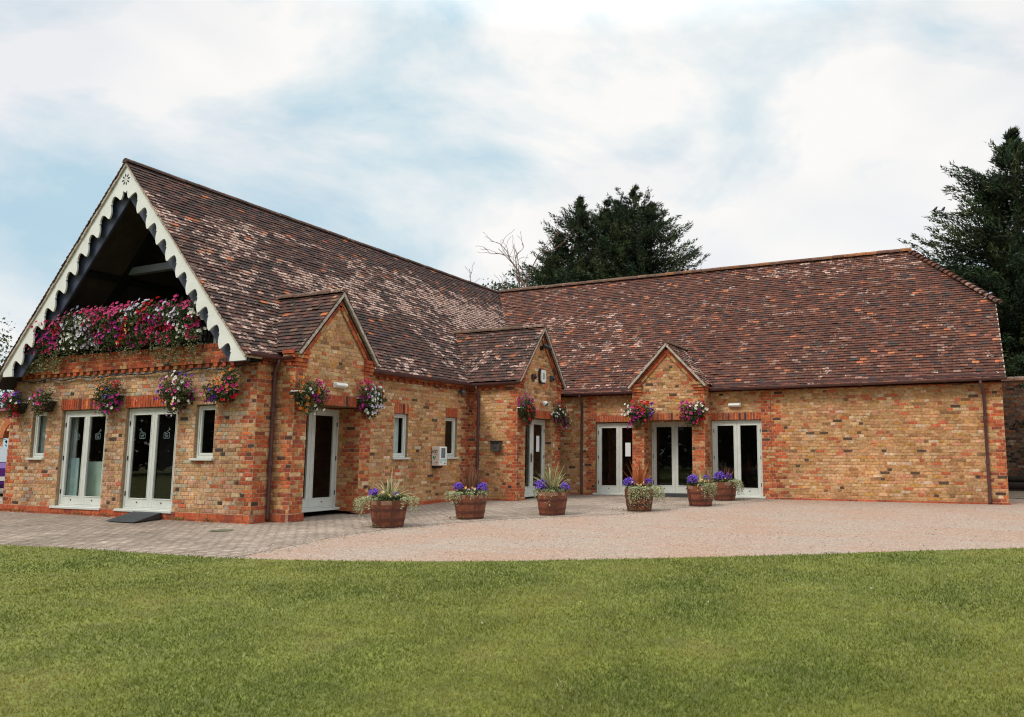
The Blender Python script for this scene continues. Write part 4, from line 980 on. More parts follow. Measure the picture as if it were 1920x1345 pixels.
BK = [
 ((-7.20, -.01, 2.27), FRONT, .66, .58, [('magenta', 3), ('white', 2), ('red', 2), ('purple', 1), ('pink', 2)], 'pink and white flower basket at the outer edge of the gable front', .15, 95, None),
 ((-6.20, -.01, 2.29), FRONT, .70, .56, [('cream', 1), ('violet', 2), ('pink', 1), ('lilac', 1)], 'dry looking olive green basket with few pink blooms above the narrow curtained window', .5, 30, None),
 ((-4.00, -.01, 2.34), FRONT, .84, .84, [('red', 2), ('white', 2), ('orange', 3), ('magenta', 3), ('purple', 1), ('lilac', 1), ('pink', 1)], 'basket between the two glazed front doors with red top and orange blooms', .12, 75, None),
 ((-1.96, -.01, 2.34), FRONT, .95, .84, [('magenta', 4), ('white', 3), ('purple', 2), ('cream', 1), ('pink', 1), ('lilac', 1)], 'large trailing magenta and white flower basket beside the narrow dark front window', .15, 95, None),
 ((-.72, -.01, 2.34), FRONT, .76, .74, [('orange', 4), ('magenta', 2), ('red', 2), ('pink', 3), ('purple', 2)], 'basket with a raised orange flower clump next to the corner downpipe', .1, 95, [((-.22, .13, .22), (.22, .17, .28)), ((0, .13, -.02), (.38, .2, .24)), ((.24, .13, -.05), (.2, .16, .22))]),
 ((.48, .62, 2.30), SIDE, .80, .68, [('orange', 4), ('white', 2), ('magenta', 2), ('pink', 2), ('cream', 1)], 'basket with orange and white blooms on the first porch, beside the downpipe corner', .2, 70, [((.0, .13, .05), (.36, .2, .26)), ((-.24, .14, -.04), (.2, .16, .30)), ((.02, .12, -.20), (.25, .14, .18))]),
 ((.48, 2.33, 2.28), SIDE, .74, .82, [('vein', 5), ('white', 4), ('magenta', 2), ('cerise', 3), ('red', 2)], 'full white and magenta flower basket to the window side of the first porch door', .05, 120, None),
 ((1.496, 6.93, 2.32), SIDE, .62, .70, [('magenta', 4), ('cerise', 3), ('red', 1), ('white', 1)], 'magenta flower basket with trailing white stems beside the cigarette bin porch corner', .1, 75, [((.05, .13, .08), (.30, .2, .28)), ((-.2, .13, -.08), (.2, .15, .24)), ((-.05, .14, -.3), (.16, .12, .14))]),
 ((1.496, 8.82, 2.28), SIDE, .66, .80, [('white', 4), ('red', 2), ('pink', 1), ('magenta', 1)], 'flower basket with white blooms hanging low, beside the bell push of the second porch', .1, 65, [((0.05, .13, .06), (.30, .2, .26)), ((-.22, .15, -.22), (.2, .14, .2)), ((.1, .12, -.08), (.24, .16, .2))]),
 ((3.93, 9.16, 2.26), FRONT, .96, .80, [('magenta', 2), ('red', 3), ('purple', 2), ('pink', 2), ('orange', 1), ('white', 1)], 'red, pink and purple flower basket on the third porch, pier towards the inner corner', .1, 100, None),
 ((5.46, 9.16, 2.24), FRONT, .84, .74, [('magenta', 2), ('wine', 3), ('white', 3), ('pink', 1), ('red', 1)], 'wine red and white flower basket on the third porch, pier beside the last doors', .1, 85, None)]
for i, (loc, rz, w_, h_, pal, lab, dry, nf, lobes) in enumerate(BK):
    basket(loc, rz, w_, h_, pal, lab, 40 + i, 1700, nf, lobes, dry)
# balcony troughs
TR = [(-6.25, 1.10, [('magenta', 4), ('pink', 4), ('cerise', 4), ('purple', 1), ('red', 1)], 'balcony flower trough of magenta and pink blooms, at the outer end of the row', 0),
      (-5.20, 1.12, [('white', 5), ('lilac', 5), ('vein', 3), ('pink', 2), ('cerise', 1)], 'balcony flower trough with a mass of white and lilac blooms', 0),
      (-4.15, 1.12, [('pink', 5), ('vein', 4), ('white', 1), ('cerise', 3), ('red', 2), ('magenta', 2)], 'balcony flower trough of pink blooms over a white patch, in the middle of the row', 0),
      (-3.10, 1.12, [('red', 5), ('cerise', 4), ('cream', 2), ('magenta', 3), ('vein', 1)], 'balcony flower trough with bright red blooms on top and cream ones below', 0),
      (-2.00, 1.20, [('vein', 5), ('white', 4), ('pink', 5), ('cerise', 3), ('magenta', 1), ('red', 1)], 'balcony flower trough of white blooms above pink ones, beside the pale post', 1)]
for i, (x, w_, pal, lab, tl) in enumerate(TR):
    t = thing('flower_trough', lab, 'flower trough', (x, .06, 3.30), FRONT, 'flower troughs along the balcony rail')
    tb = MB(); fr = Fr((0, 0, 0), (1, 0, 0), (0, 1, 0)); tb.box(fr, -w_ / 2 + .03, w_ / 2 - .03, .34, .54, .02, .22); bevel(tb.build('trough', 'black', t), .01)
    s_ = MB(); s_.box(fr, -w_ / 2 + .05, w_ / 2 - .05, .53, .55, .03, .21); s_.build('soil', 'soil', t)
    hgt = (.36, .42, .43, .43, .38)[i]
    lobes = [((0, .16, .50), (w_ * .56, .24, hgt)), ((-w_ * .3, .18, .62), (w_ * .3, .2, hgt * .72)), ((w_ * .3, .18, .60), (w_ * .3, .2, hgt * .72)), ((0, .20, .22), (w_ * .55, .17, .24))]
    fol, flo = planting(200 + i, lobes, pal, 5200, 270, .072)
    flo_keep = flo
    npmesh('foliage', *fol, 'leaf', t); npmesh('blossoms', *flo, 'petal', t)
    g = np.random.default_rng(300 + i); n = (1500, 260, 200, 500, 1300)[i]     # pale trailing stems over the coping
    cx = g.choice([-.36, .05, .34], n) * w_; p = np.stack([cx + g.normal(0, .10, n), .22 + g.normal(0, .04, n) + .03, .25 - g.random(n) ** 1.3 * (.62 if i in (0, 4) else .42)], 1)
    c_ = np.array([(.16, .17, .07), (.24, .24, .13), (.09, .11, .04)])[g.integers(0, 3, n)] * g.uniform(.7, 1.3, n)[:, None]
    nn = np.array([0, 1, .2]) + rand_unit(g, n) * .9; nn /= np.linalg.norm(nn, axis=1)[:, None]
    npmesh('trailing_ivy', *leaves(g, p, nn, g.uniform(.025, .05, n), c_, .7), 'leaf', t)
# ------------------------------------------------------------------ barrels
YAW = .424
def strap(a, d, length, width, droop, n=7):
    """a curved strap leaf as triangles: returns points along it"""
    pts = []; p = np.array(a, float); v = np.array(d, float); st = length / n
    for k in range(n + 1):
        pts.append(p.copy()); v = v + np.array([0, 0, -droop * k / n * .35]); v /= np.linalg.norm(v); p = p + v * st
    side = np.cross(d, [0, 0, 1.0]); side /= np.linalg.norm(side) + 1e-9
    V = []
    for k, q in enumerate(pts):
        w_ = width * (.75 + .5 * math.sin(math.pi * min(1, k / n * 1.1))) * (1 - (k / n) ** 3) + .001
        V += [q - side * w_ / 2, q + np.array([0, 0, -w_ * .2]), q + side * w_ / 2]
    T = []
    for k in range(n):
        i = 3 * k
        for j in (0, 1): T += [(i + j, i + j + 1, i + j + 4), (i + j, i + j + 4, i + j + 3)]
    return np.array(V), np.array(T)
def spiky(seed, n, cols, length, spread, droop, width=.022, base=(0, 0, .44)):
    g = np.random.default_rng(seed); parts = []
    for k in range(n):
        az = g.uniform(0, 2 * np.pi); tl = spread * g.random() ** .7; d = np.array([math.cos(az) * math.sin(tl), math.sin(az) * math.sin(tl), math.cos(tl)])
        V, T = strap(np.array(base) + np.array([math.cos(az), math.sin(az), 0]) * .03, d, length * g.uniform(.6, 1.1), width * g.uniform(.7, 1.2), droop * (.3 + tl))
        c = np.array(cols[g.integers(0, len(cols))]); cc = np.tile(c * g.uniform(.75, 1.25), (len(V), 1))
        if len(cols) > 2: cc[1::3] *= .45
        parts.append((V, T, cc))
    return merge(parts)
CREAM = [(.44, .40, .20), (.36, .36, .15), (.50, .46, .27), (.22, .26, .09)]
BRONZE = [(.13, .06, .035), (.20, .09, .05)]; ORANGE = [(.45, .14, .045), (.34, .10, .04)]; DARK = [(.05, .02, .022), (.08, .03, .03)]
def barrel(x, y, label, seed, spike, violet, trail, yellow, r_=.315, h_=.45):
    t = thing('barrel_planter', label, 'planter', (x, y, gz(y) - .004), YAW + seed * 0, 'half barrel planters standing on the drive')
    g0 = random.Random(seed); ns = 22
    prof_ = [(r_ * .70, 0), (r_ * .80, .001), (r_ * .865, h_ * .25), (r_ * .93, h_ * .55), (r_ * .985, h_ * .85), (r_ * 1.0, h_), (r_ * .93, h_), (r_ * .90, h_ - .05)]
    mb = MB(); tone = [jit(g0, (.165, .050, .026), .35) for _ in range(ns)]
    pale = [g0.random() for _ in range(ns)]
    n = ns * 4
    for k in range(len(prof_) - 1):
        for j in range(n):
            st_ = j // 4
            def pt(kk, jj):
                rr, z = prof_[kk]; e_ = -.004 if jj % 4 == 0 else 0; a = 2 * math.pi * jj / n; return ((rr + e_) * math.cos(a), (rr + e_) * math.sin(a), z)
            c = tone[st_]
            if k >= 4 and pale[st_] > .45: c = tuple(a * (1 - .5) + b * .5 for a, b in zip(c, (.34, .22, .14)))
            mb.face([pt(k, j), pt(k, j + 1), pt(k + 1, j + 1), pt(k + 1, j)], 0, c)
    mb.face([(r_ * .70 * math.cos(2 * math.pi * j / n), r_ * .70 * math.sin(2 * math.pi * j / n), .0) for j in range(n)][::-1], 0, (.05, .03, .02))
    tub = mb.build('tub', 'stave', t)
    for z, hh in ((.10, .05), (.27, .045), (.005, .03)):
        q = MB(); rad = lambda zz: float(np.interp(zz / h_, [0, .25, .55, .85, 1], [.80, .865, .93, .985, 1.0])) * r_ + .004
        q.lathe([(rad(z) - .006, z), (rad(z), z), (rad(z + hh), z + hh), (rad(z + hh) - .006, z + hh)], 48, mat=0, col=jit(g0, (.095, .030, .020), .2)); q.build('hoop', 'stave', tub, smooth=False)
    s_ = MB(); s_.lathe([(0.001, h_ - .035), (r_ * .91, h_ - .045)], 32); s_.build('soil', 'soil', t)
    sp = spiky(seed, *spike, base=(0, 0, h_ - .03)); npmesh('spiky_leaves', *sp, 'leaf', t)
    g = np.random.default_rng(seed + 500); P_, C_ = [], []
    for az, reach, drop, n_, wide in trail:     # trailing silver stems over the rim; az measured from image right
        for k in range(n_):
            a = math.radians(az) + g.normal(0, wide); rr = r_ * .75; L_ = reach * g.uniform(.5, 1.1); D_ = drop * g.uniform(.4, 1.1)
            m_ = 34
            u = np.linspace(0, 1, m_); rad_ = rr + L_ * np.minimum(1, u * 1.8) ** .8; z = h_ + .07 * np.sin(u * 2.6) - D_ * np.clip(u - .25, 0, 1) ** 1.2 * 1.3
            a_ = a + np.cumsum(g.normal(0, .03, m_)); p = np.stack([rad_ * np.cos(a_), rad_ * np.sin(a_), z], 1) + g.normal(0, .012, (m_, 3)); P_.append(p)
    if P_:
        p = np.concatenate(P_); n_ = len(p); col = np.array([(.42, .42, .24), (.33, .36, .18), (.55, .53, .34), (.20, .24, .10)])[g.integers(0, 4, n_)] * g.uniform(.75, 1.2, n_)[:, None]
        p[:, 2] = np.maximum(p[:, 2], .02)
        nn = rand_unit(g, n_) + np.array([0, -.4, .5]); nn /= np.linalg.norm(nn, axis=1)[:, None]
        npmesh('trailing_foliage', *leaves(g, p, nn, g.uniform(.018, .036, n_), col, .65), 'leaf', t)
    P_, N_ = [], []
    for ox, oy, oz, rad_, n_ in violet:
        rad_ *= 1.1; n_ = int(n_ * 1.3); oz += .02
        d = rand_unit(g, n_); d[:, 2] = np.where(d[:, 2] < -.35, -d[:, 2], d[:, 2]); P_.append(np.array([ox, oy, h_ + oz]) + d * rad_ * g.uniform(.6, 1.05, n_)[:, None] * [1.15, 1, 1.1]); N_.append(d)
    p, d = np.concatenate(P_), np.concatenate(N_); n_ = len(p); nn = d + np.array([0, -.5, .2]) + rand_unit(g, n_) * .3; nn /= np.linalg.norm(nn, axis=1)[:, None]
    npmesh('violet_blossoms', *flowers(g, p, nn, g.uniform(.030, .048, n_), np.array([.12, .045, .38]) * g.uniform(.7, 1.6, n_)[:, None], np.tile([.25, .18, .5], (n_, 1))), 'petal', t)
    # green under-planting
    n_ = 700; a = g.uniform(0, 2 * np.pi, n_); rr = r_ * .92 * np.sqrt(g.random(n_)); p = np.stack([rr * np.cos(a), rr * np.sin(a), h_ - .03 + g.random(n_) * .12], 1)
    nn = rand_unit(g, n_) + [0, 0, .8]; nn /= np.linalg.norm(nn, axis=1)[:, None]
    npmesh('underplanting', *leaves(g, p, nn, g.uniform(.03, .055, n_), LEAFC[g.integers(0, 5, n_)] * g.uniform(.7, 1.5, n_)[:, None], .6), 'leaf', t)
    if yellow:
        n_ = yellow; p = np.stack([g.normal(.0, .11, n_), -.10 + g.normal(0, .05, n_), h_ + .06 + g.random(n_) * .10], 1); nn = np.tile([0, -.8, .5], (n_, 1)) + rand_unit(g, n_) * .4; nn /= np.linalg.norm(nn, axis=1)[:, None]
        col = np.array([(.75, .52, .16), (.80, .66, .42), (.72, .40, .14)])[g.integers(0, 3, n_)]
        npmesh('yellow_blossoms', *flowers(g, p, nn, g.uniform(.038, .058, n_), col, np.tile([.5, .2, .05], (n_, 1))), 'petal', t)
    return t
M['stave'] = vcol('barrel_stave', .55, .35, 14, .4, .35, fleck=.3, fleck_col=(.24, .13, .08))
V = lambda *a: list(a)
barrel(2.69, .53, 'half barrel with peeling rim and striped cream spikes, in front of the bulkhead-light porch', 1, (52, CREAM, .56, 1.15, 1.0, .028), V((-.25, -.08, .10, .07, 45), (.1, -.05, .05, .06, 12)), [(195, .30, .30, 26, .30), (-5, .26, .26, 18, .25), (160, .15, .2, 8, .3)], 7)
barrel(3.135, 2.33, 'half barrel with tall bronze spikes and violet flowers on both sides, below the defibrillator', 2, (44, BRONZE, .66, .55, .12, .026), V((-.22, -.06, .10, .085, 90), (.22, -.04, .10, .09, 100), (.0, -.05, .06, .06, 15)), [(235, .12, .26, 16, .35), (-60, .08, .12, 10, .5), (180, .22, .2, 14, .3)], 16)
barrel(4.20, 3.64, 'half barrel with arching cream leaves and big violet clump, before the alarm box porch', 3, (50, CREAM, .68, .95, .8, .030), V((-.21, -.10, .09, .11, 170), (.25, -.06, .06, .09, 60)), [(250, .08, .30, 14, .28), (-40, .06, .15, 14, .5), (200, .15, .2, 8, .3)], 5)
barrel(5.48, 5.14, 'half barrel buried in silver trailing leaves under orange spikes', 4, (34, ORANGE, .66, .70, .35, .030), V((-.22, -.08, .10, .10, 130), (.20, -.06, .12, .07, 45)), [(255, .12, .42, 46, .42), (-15, .30, .34, 30, .35), (285, .1, .3, 16, .4)], 14)
barrel(6.28, 6.90, 'half barrel with violet flowers and pale trailing leaves, standing in front of another barrel', 5, (40, CREAM, .50, 1.1, .8, .026), V((-.17, -.10, .10, .11, 170), (.15, .05, .12, .08, 50)), [(-65, .10, .34, 26, .35), (-30, .15, .3, 12, .3)], 26)
barrel(6.31, 8.80, 'half barrel half hidden behind another one, against the last pair of glazed doors', 6, (36, DARK + ORANGE[:1], .50, .8, .3, .022), V((-.12, -.06, .10, .12, 190), (.08, -.06, .10, .09, 90)), [(-8, .22, .36, 34, .4), (-50, .12, .2, 10, .3)], 6)
# ------------------------------------------------------------------ things on the walls
def text(parent, name, body, size, loc, rot, mat):
    c = bpy.data.curves.new(name, 'FONT'); c.body = body; c.size = size; c.extrude = .001; c.align_x = 'CENTER'; c.align_y = 'CENTER'; 
    tmp = bpy.data.objects.new('tmp', c); COL.objects.link(tmp); me = bpy.data.meshes.new_from_object(tmp.evaluated_get(bpy.context.evaluated_depsgraph_get())); bpy.data.objects.remove(tmp); bpy.data.curves.remove(c)
    me.materials.clear(); me.materials.append(M[mat]); me.name = name
    o = bpy.data.objects.new(name, me); COL.objects.link(o); o.parent = parent; o.location = loc; o.rotation_euler = rot; return o
# defibrillator cabinet: local x along the wall (to image right), y out of the wall
t = thing('defibrillator_cabinet', 'cream AED defibrillator cabinet with green heart on the side wall, overlapping the window corner', 'defibrillator', (.0, 5.18, .90))
mb = MB(); fr = Fr((0, 0, 0), (0, 1, 0), (1, 0, 0))
mb.box(fr, 0, .30, .0, .465, .02, .255); bevel(mb.build('cabinet', 'aed_side', t), .018)
mb = MB(); mb.box(fr, .012, .288, .012, .453, .25, .265); bevel(mb.build('front_panel', 'white_plastic', t), .008)
mb = MB(); mb.box(fr, .06, .215, .19, .43, .26, .269); mb.build('screen', 'grey_screen', t)
mb = MB(); mb.box(fr, .075, .13, .23, .29, .268, .271); mb.box(fr, .13, .16, .29, .33, .268, .271); mb.build('screen_graphic', 'teal_screen', t)
mb = MB(); mb.box(fr, .11, .25, .115, .165, .263, .268); mb.build('label_plate', 'cyan_label', t)
mb = MB(); mb.box(fr, .19, .23, .05, .075, .262, .275); mb.box(fr, .045, .06, .06, .16, .262, .272); mb.build('latch', 'black', t)
side = Fr((0, 0, 0), (1, 0, 0), (0, -1, 0))
mb = MB(); hp = []
for k in range(28):
    a = 2 * math.pi * k / 28; hx = 16 * math.sin(a) ** 3; hy_ = 13 * math.cos(a) - 5 * math.cos(2 * a) - 2 * math.cos(3 * a) - math.cos(4 * a); hp.append(side.P(.105 + hx * .0028, .20 + hy_ * .0034, .003))
mb.face(hp); mb.build('heart_mark', 'green_ink', t)
mb = MB()
zz = [(.115, .235), (.098, .205), (.108, .203), (.094, .168), (.122, .21), (.110, .213), (.127, .235)]
mb.face([side.P(x, y, .005) for x, y in zz]); mb.build('heart_bolt', 'white_plastic', t)
text(t, 'lettering', 'AED', .10, (.105, -.004, .335), (R(90), 0, 0), 'black')
mb = MB(); mb.box(side, .165, .19, .365, .38, .0, .004); mb.box(side, .172, .181, .36, .385, .0, .0045); mb.box(side, .165, .181, .27, .277, 0, .004); mb.box(side, .17, .176, .262, .285, 0, .0045); mb.box(side, .16, .2, .07, .085, 0, .006); mb.box(side, .02, .04, .07, .10, 0, .012); mb.build('side_marks', 'black', t)
mb = MB(); mb.box(fr, .05, .25, -.06, .0, .0, .15); mb.build('wall_bracket', 'black', t)
# cigarette bin
t = thing('cigarette_bin', 'dark metal wall ashtray box on the second porch beside a downpipe', 'cigarette bin', (.77, 6.737, 1.25))
fr = Fr((0, 0, 0), (1, 0, 0), (0, -1, 0))
mb = MB(); mb.box(fr, .0, .27, 0, .26, .02, .13); bevel(mb.build('box', 'grey_metal', t), .01)
mb = MB(); mb.box(fr, -.02, .29, .245, .275, .0, .17); bevel(mb.build('lid', 'black', t), .008)
mb = MB()
for k in range(5): mb.box(fr, .045 + k * .042, .065 + k * .042, .185, .2, .128, .134)
mb.build('stub_hole', 'black', t)
mb = MB(); mb.box(fr, .10, .17, .08, .095, .13, .138); mb.box(fr, .10, .112, .08, .12, .13, .137); mb.box(fr, .158, .17, .08, .12, .13, .137); mb.build('handle', 'black', t)
# bulkhead lights
def bulkhead(loc, rz, label):
    t = thing('bulkhead_light', label, 'wall light', loc, rz, 'wall bulkhead lights')
    f = Fr((0, 0, 0), (1, 0, 0), (0, 1, 0))
    q = MB(); q.box(f, -.165, .165, -.055, .055, 0, .025); bevel(q.build('base', 'white_plastic', t), .008)
    q = MB(); n = 10
    prof_ = [(.05 * math.cos(math.pi * k / n - math.pi / 2 + 0), 0) for k in range(n + 1)]
    for k in range(n):
        a0, a1 = math.pi * k / n, math.pi * (k + 1) / n
        p = lambda a, x: Vector((x, .022 + .075 * math.sin(a), -.048 * math.cos(a)))
        q.face([p(a0, -.15), p(a0, .15), p(a1, .15), p(a1, -.15)]); q.face([p(a1, -.15), Vector((-.162, .022, 0)), p(a0, -.15)]); q.face([p(a0, .15), Vector((.162, .022, 0)), p(a1, .15)])
    q.build('diffuser', 'white_plastic', t, smooth=True); return t
bulkhead((.478, 1.546, 2.545), SIDE, 'white oblong bulkhead light above the first porch door')
bulkhead((6.39, 9.655, 2.47), FRONT, 'white oblong bulkhead light above the last glazed doors of the long wall')
def flood(loc, rz, label, body, cat='floodlight', tilt=.5):
    t = thing('floodlight', label, cat, loc, rz)
    q = MB(); q.tube([(0, 0, 0), (0, .06, .02), (0, .10, .0)], .014, 8); q.lathe([(.0, -.0), (.035, 0.0), (.03, .0)], 12); q.build('bracket', body, t)
    q = MB(); q.tube([(0, .05, .03), (0, .11, -.0), (0, .17, -.05)], [.04, .065, .075], 14); q.build('lamp_head', body, t, smooth=True)
    q = MB(); q.lathe([(.001, 0), (.066, 0)], 14); o = q.build('lens', 'steel', t); o.location = (0, .172, -.052); o.rotation_euler = (R(-130), 0, 0); return t
flood((.01, 6.25, 2.77), SIDE, 'grey round floodlight high on the side wall near the inner corner', 'grey_metal')
flood((1.496, 7.95, 2.55), SIDE, 'white round lamp above the second porch door between two flower baskets', 'white_plastic')
# camera near the apex
t = thing('security_camera', 'black security camera under the apex of the second porch gable', 'security camera', (1.496, 7.92, 4.05), SIDE)
q = MB(); q.lathe([(.0, 0), (.05, 0.), (.05, .012)], 12); q.tube([(0, 0, .0), (0, .12, .02), (0, .16, .0)], .022, 8); q.box(Fr((0, 0, 0), (1, 0, 0), (0, 1, 0)), -.05, .05, -.06, .06, 0, .05); q.build('bracket', 'black', t)
q = MB(); q.tube([(.10, .12, .06), (-.02, .17, .02), (-.16, .22, -.03)], [.05, .055, .05], 10); q.build('housing', 'black', t)
# alarm box
t = thing('alarm_box', 'white alarm bell box with dark backplate on the second porch gable', 'alarm box', (1.496, 7.93, 3.28), SIDE)
f = Fr((0, 0, 0), (1, 0, 0), (0, 1, 0))
def octo(q, w_, h_, d0, d1, c=.04):
    p = [(-w_ + c, -h_), (w_ - c, -h_), (w_, -h_ + c * 1.6), (w_, h_ - c * 1.6), (w_ - c, h_), (-w_ + c, h_), (-w_, h_ - c * 1.6), (-w_, -h_ + c * 1.6)]
    q.face([f.P(x, y, d1) for x, y in p][::-1]); 
    for k in range(8): a, b = p[k], p[(k + 1) % 8]; q.face([f.P(*a, d0), f.P(*b, d0), f.P(*b, d1), f.P(*a, d1)][::-1])
q = MB(); octo(q, .15, .20, 0, .06); q.build('backplate', 'black', t)
q = MB(); octo(q, .125, .17, .06, .085); q.build('cover', 'white_plastic', t)
q = MB()
for k in range(20):
    a0, a1 = 2 * math.pi * k / 20, 2 * math.pi * (k + 1) / 20
    q.face([f.P(.05 * math.cos(a0), .085 * math.sin(a0), .087), f.P(.05 * math.cos(a1), .085 * math.sin(a1), .087), f.P(.034 * math.cos(a1), .062 * math.sin(a1), .087), f.P(.034 * math.cos(a0), .062 * math.sin(a0), .087)])
q.box(f, -.01, .01, -.03, .04, .085, .088); q.build('emblem', 'black', t)
for loc, lab, m in (((1.496, 7.47, 3.23), 'small rusty box on the second porch gable, towards the tiled porch slope', 'maroon'), ((1.496, 8.48, 3.27), 'small dark blue box on the second porch gable, beside the slanting red verge bricks', 'navy')):
    t = thing('sensor_box', lab, 'wall box', loc, SIDE)
    q = MB(); q.box(f, -.07, .07, -.07, .07, 0, .07); bevel(q.build('case', m, t), .008); q = MB(); q.tube([(.0, .07, -.01), (.0, .12, -.03)], [.035, .03], 10); q.build('sensor_head', 'black', t)
t = thing('bell_push', 'small white bell push on the second porch pier', 'bell push', (1.496, 8.66, 1.41), SIDE)
q = MB(); q.box(f, -.03, .03, -.045, .045, 0, .02); bevel(q.build('case', 'white_plastic', t), .006); q = MB(); q.tube([(0, .018, .0), (0, .026, 0)], .012, 10); q.build('button', 'black', t)
# fairy-light cable
t = thing('light_cable', 'black festoon cable with tiny bulbs sagging along the gable front under the dentil bricks', 'cable', (0, 0, 0))
q = MB(); pts = []
for k in range(61):
    u = k / 60; x = -7.45 + u * 7.15; pts.append((x, -.05 - .01 * math.sin(u * 40), 2.79 - .035 * math.sin(u * math.pi * 6) ** 2 + .012 * math.sin(u * 47) + .02 * u))
q.tube(pts, .014, 6); q.tube([(p[0], p[1] - .012, p[2] + .014 * math.sin(i * 2.1)) for i, p in enumerate(pts)], .009, 5)
q.tube([pts[-1], (-.22, -.05, 2.86), (-.12, -.06, 2.80)], .006, 5); q.build('cable', 'black', t)
q = MB()
for p in pts[1::3]: q.lathe([(.0, .016), (.012, .008), (.014, -.004), (.0, -.014)], 6, (p[0], p[1] - .02, p[2] - .018))
q.build('bulb', 'steel', t)
# rubber ramp
t = thing('doorway_ramp', 'black rubber wedge ramp on the paving before the second front doors', 'ramp', (-2.85, -.06, gz(-.3)))
rq = [(.02, -.72), (.84, -.72), (.56, -.0), (-.26, -.0)]
mb = MB(); mb.hexa([(x, y, .004) for x, y in rq] + [(x, y, .012 if y < -.1 else .13) for x, y in rq]); bevel(mb.build('wedge', 'rubber', t), .006)
mb = MB()
for k in range(9):
    u = .08 + k * .09; y = -.72 + .72 * u; z = .013 + .117 * u; x0, x1 = .04 - .28 * u, .82 - .28 * u
    mb.hexa([(x0, y, z - .004), (x1, y, z - .004), (x1, y + .018, z), (x0, y + .018, z), (x0, y, z + .003), (x1, y, z + .003), (x1, y + .018, z + .006), (x0, y + .018, z + .006)])
mb.build('grip_ribs', 'rubber', t)
# drain cover
q = MB(); q.lathe([(.0, .002), (.13, .003), (.16, .003), (.18, -.003)], 24, (.55, -1.02, gz(-1.02))); tag(q.build('drain_cover', 'moss'), 'mossy round drain cover set in the paving near the downpipe corner', 'drain cover')
# ------------------------------------------------------------------ beyond the building
t = thing('garden_wall', 'old weathered brown brick garden wall beyond the end of the long wing', 'wall', (0, 0, 0))
mb = MB(); fg = FY(16.0); brick_wall(mb, fg, 12.2, 24, .1, 3.40, pal='old'); mb.box(fg, 12.2, 24, .0, 3.40, -.35, -.01, 0, (.12, .09, .07)); mb.build('masonry', 'old_brick', t)
mb = MB(); x = 12.2
while x < 24: mb.box(fg, x, x + .295, 3.40, 3.46, -.40, .05, 0, jit(rng, (.30, .17, .12))); mb.box(fg, x, x + .295, 3.46, 3.52, -.33, .02, 0, jit(rng, (.42, .32, .26))); x += .30
mb.build('coping', 'old_brick', t)
for k, (y, z, r_, lab) in enumerate(((15.6, .33, .10, 'upper dark pole lying along the foot of the garden wall'), (15.42, .14, .11, 'lower dark pole lying along the foot of the garden wall'))):
    q = MB(); q.tube([(12.9, y, gz(y) + z), (14.9, y, gz(y) + z + .005), (16.9, y + .02, gz(y) + z), (19.1, y, gz(y) + z)], [r_, r_ * .96, r_ * .94, r_ * .88], 12)
    tag(q.build('timber_pole', 'timber', smooth=True), lab, 'pole', 'dark poles stacked by the garden wall')
q = MB(); f_ = FY(15.6); q.box(f_, 13.5, 13.65, .02, .34, -.2, .06); q.box(f_, 17.5, 17.65, .02, .34, -.2, .06); tag(q.build('bearer', 'timber'), 'dark timber bearers holding up the upper pole', 'timber')
tag(sheet('bare_ground', [(12.72, 12.2), (13.4, 11.6), (30, 13), (30, 16), (12.72, 16)], .0, 'earth'), kind='structure')
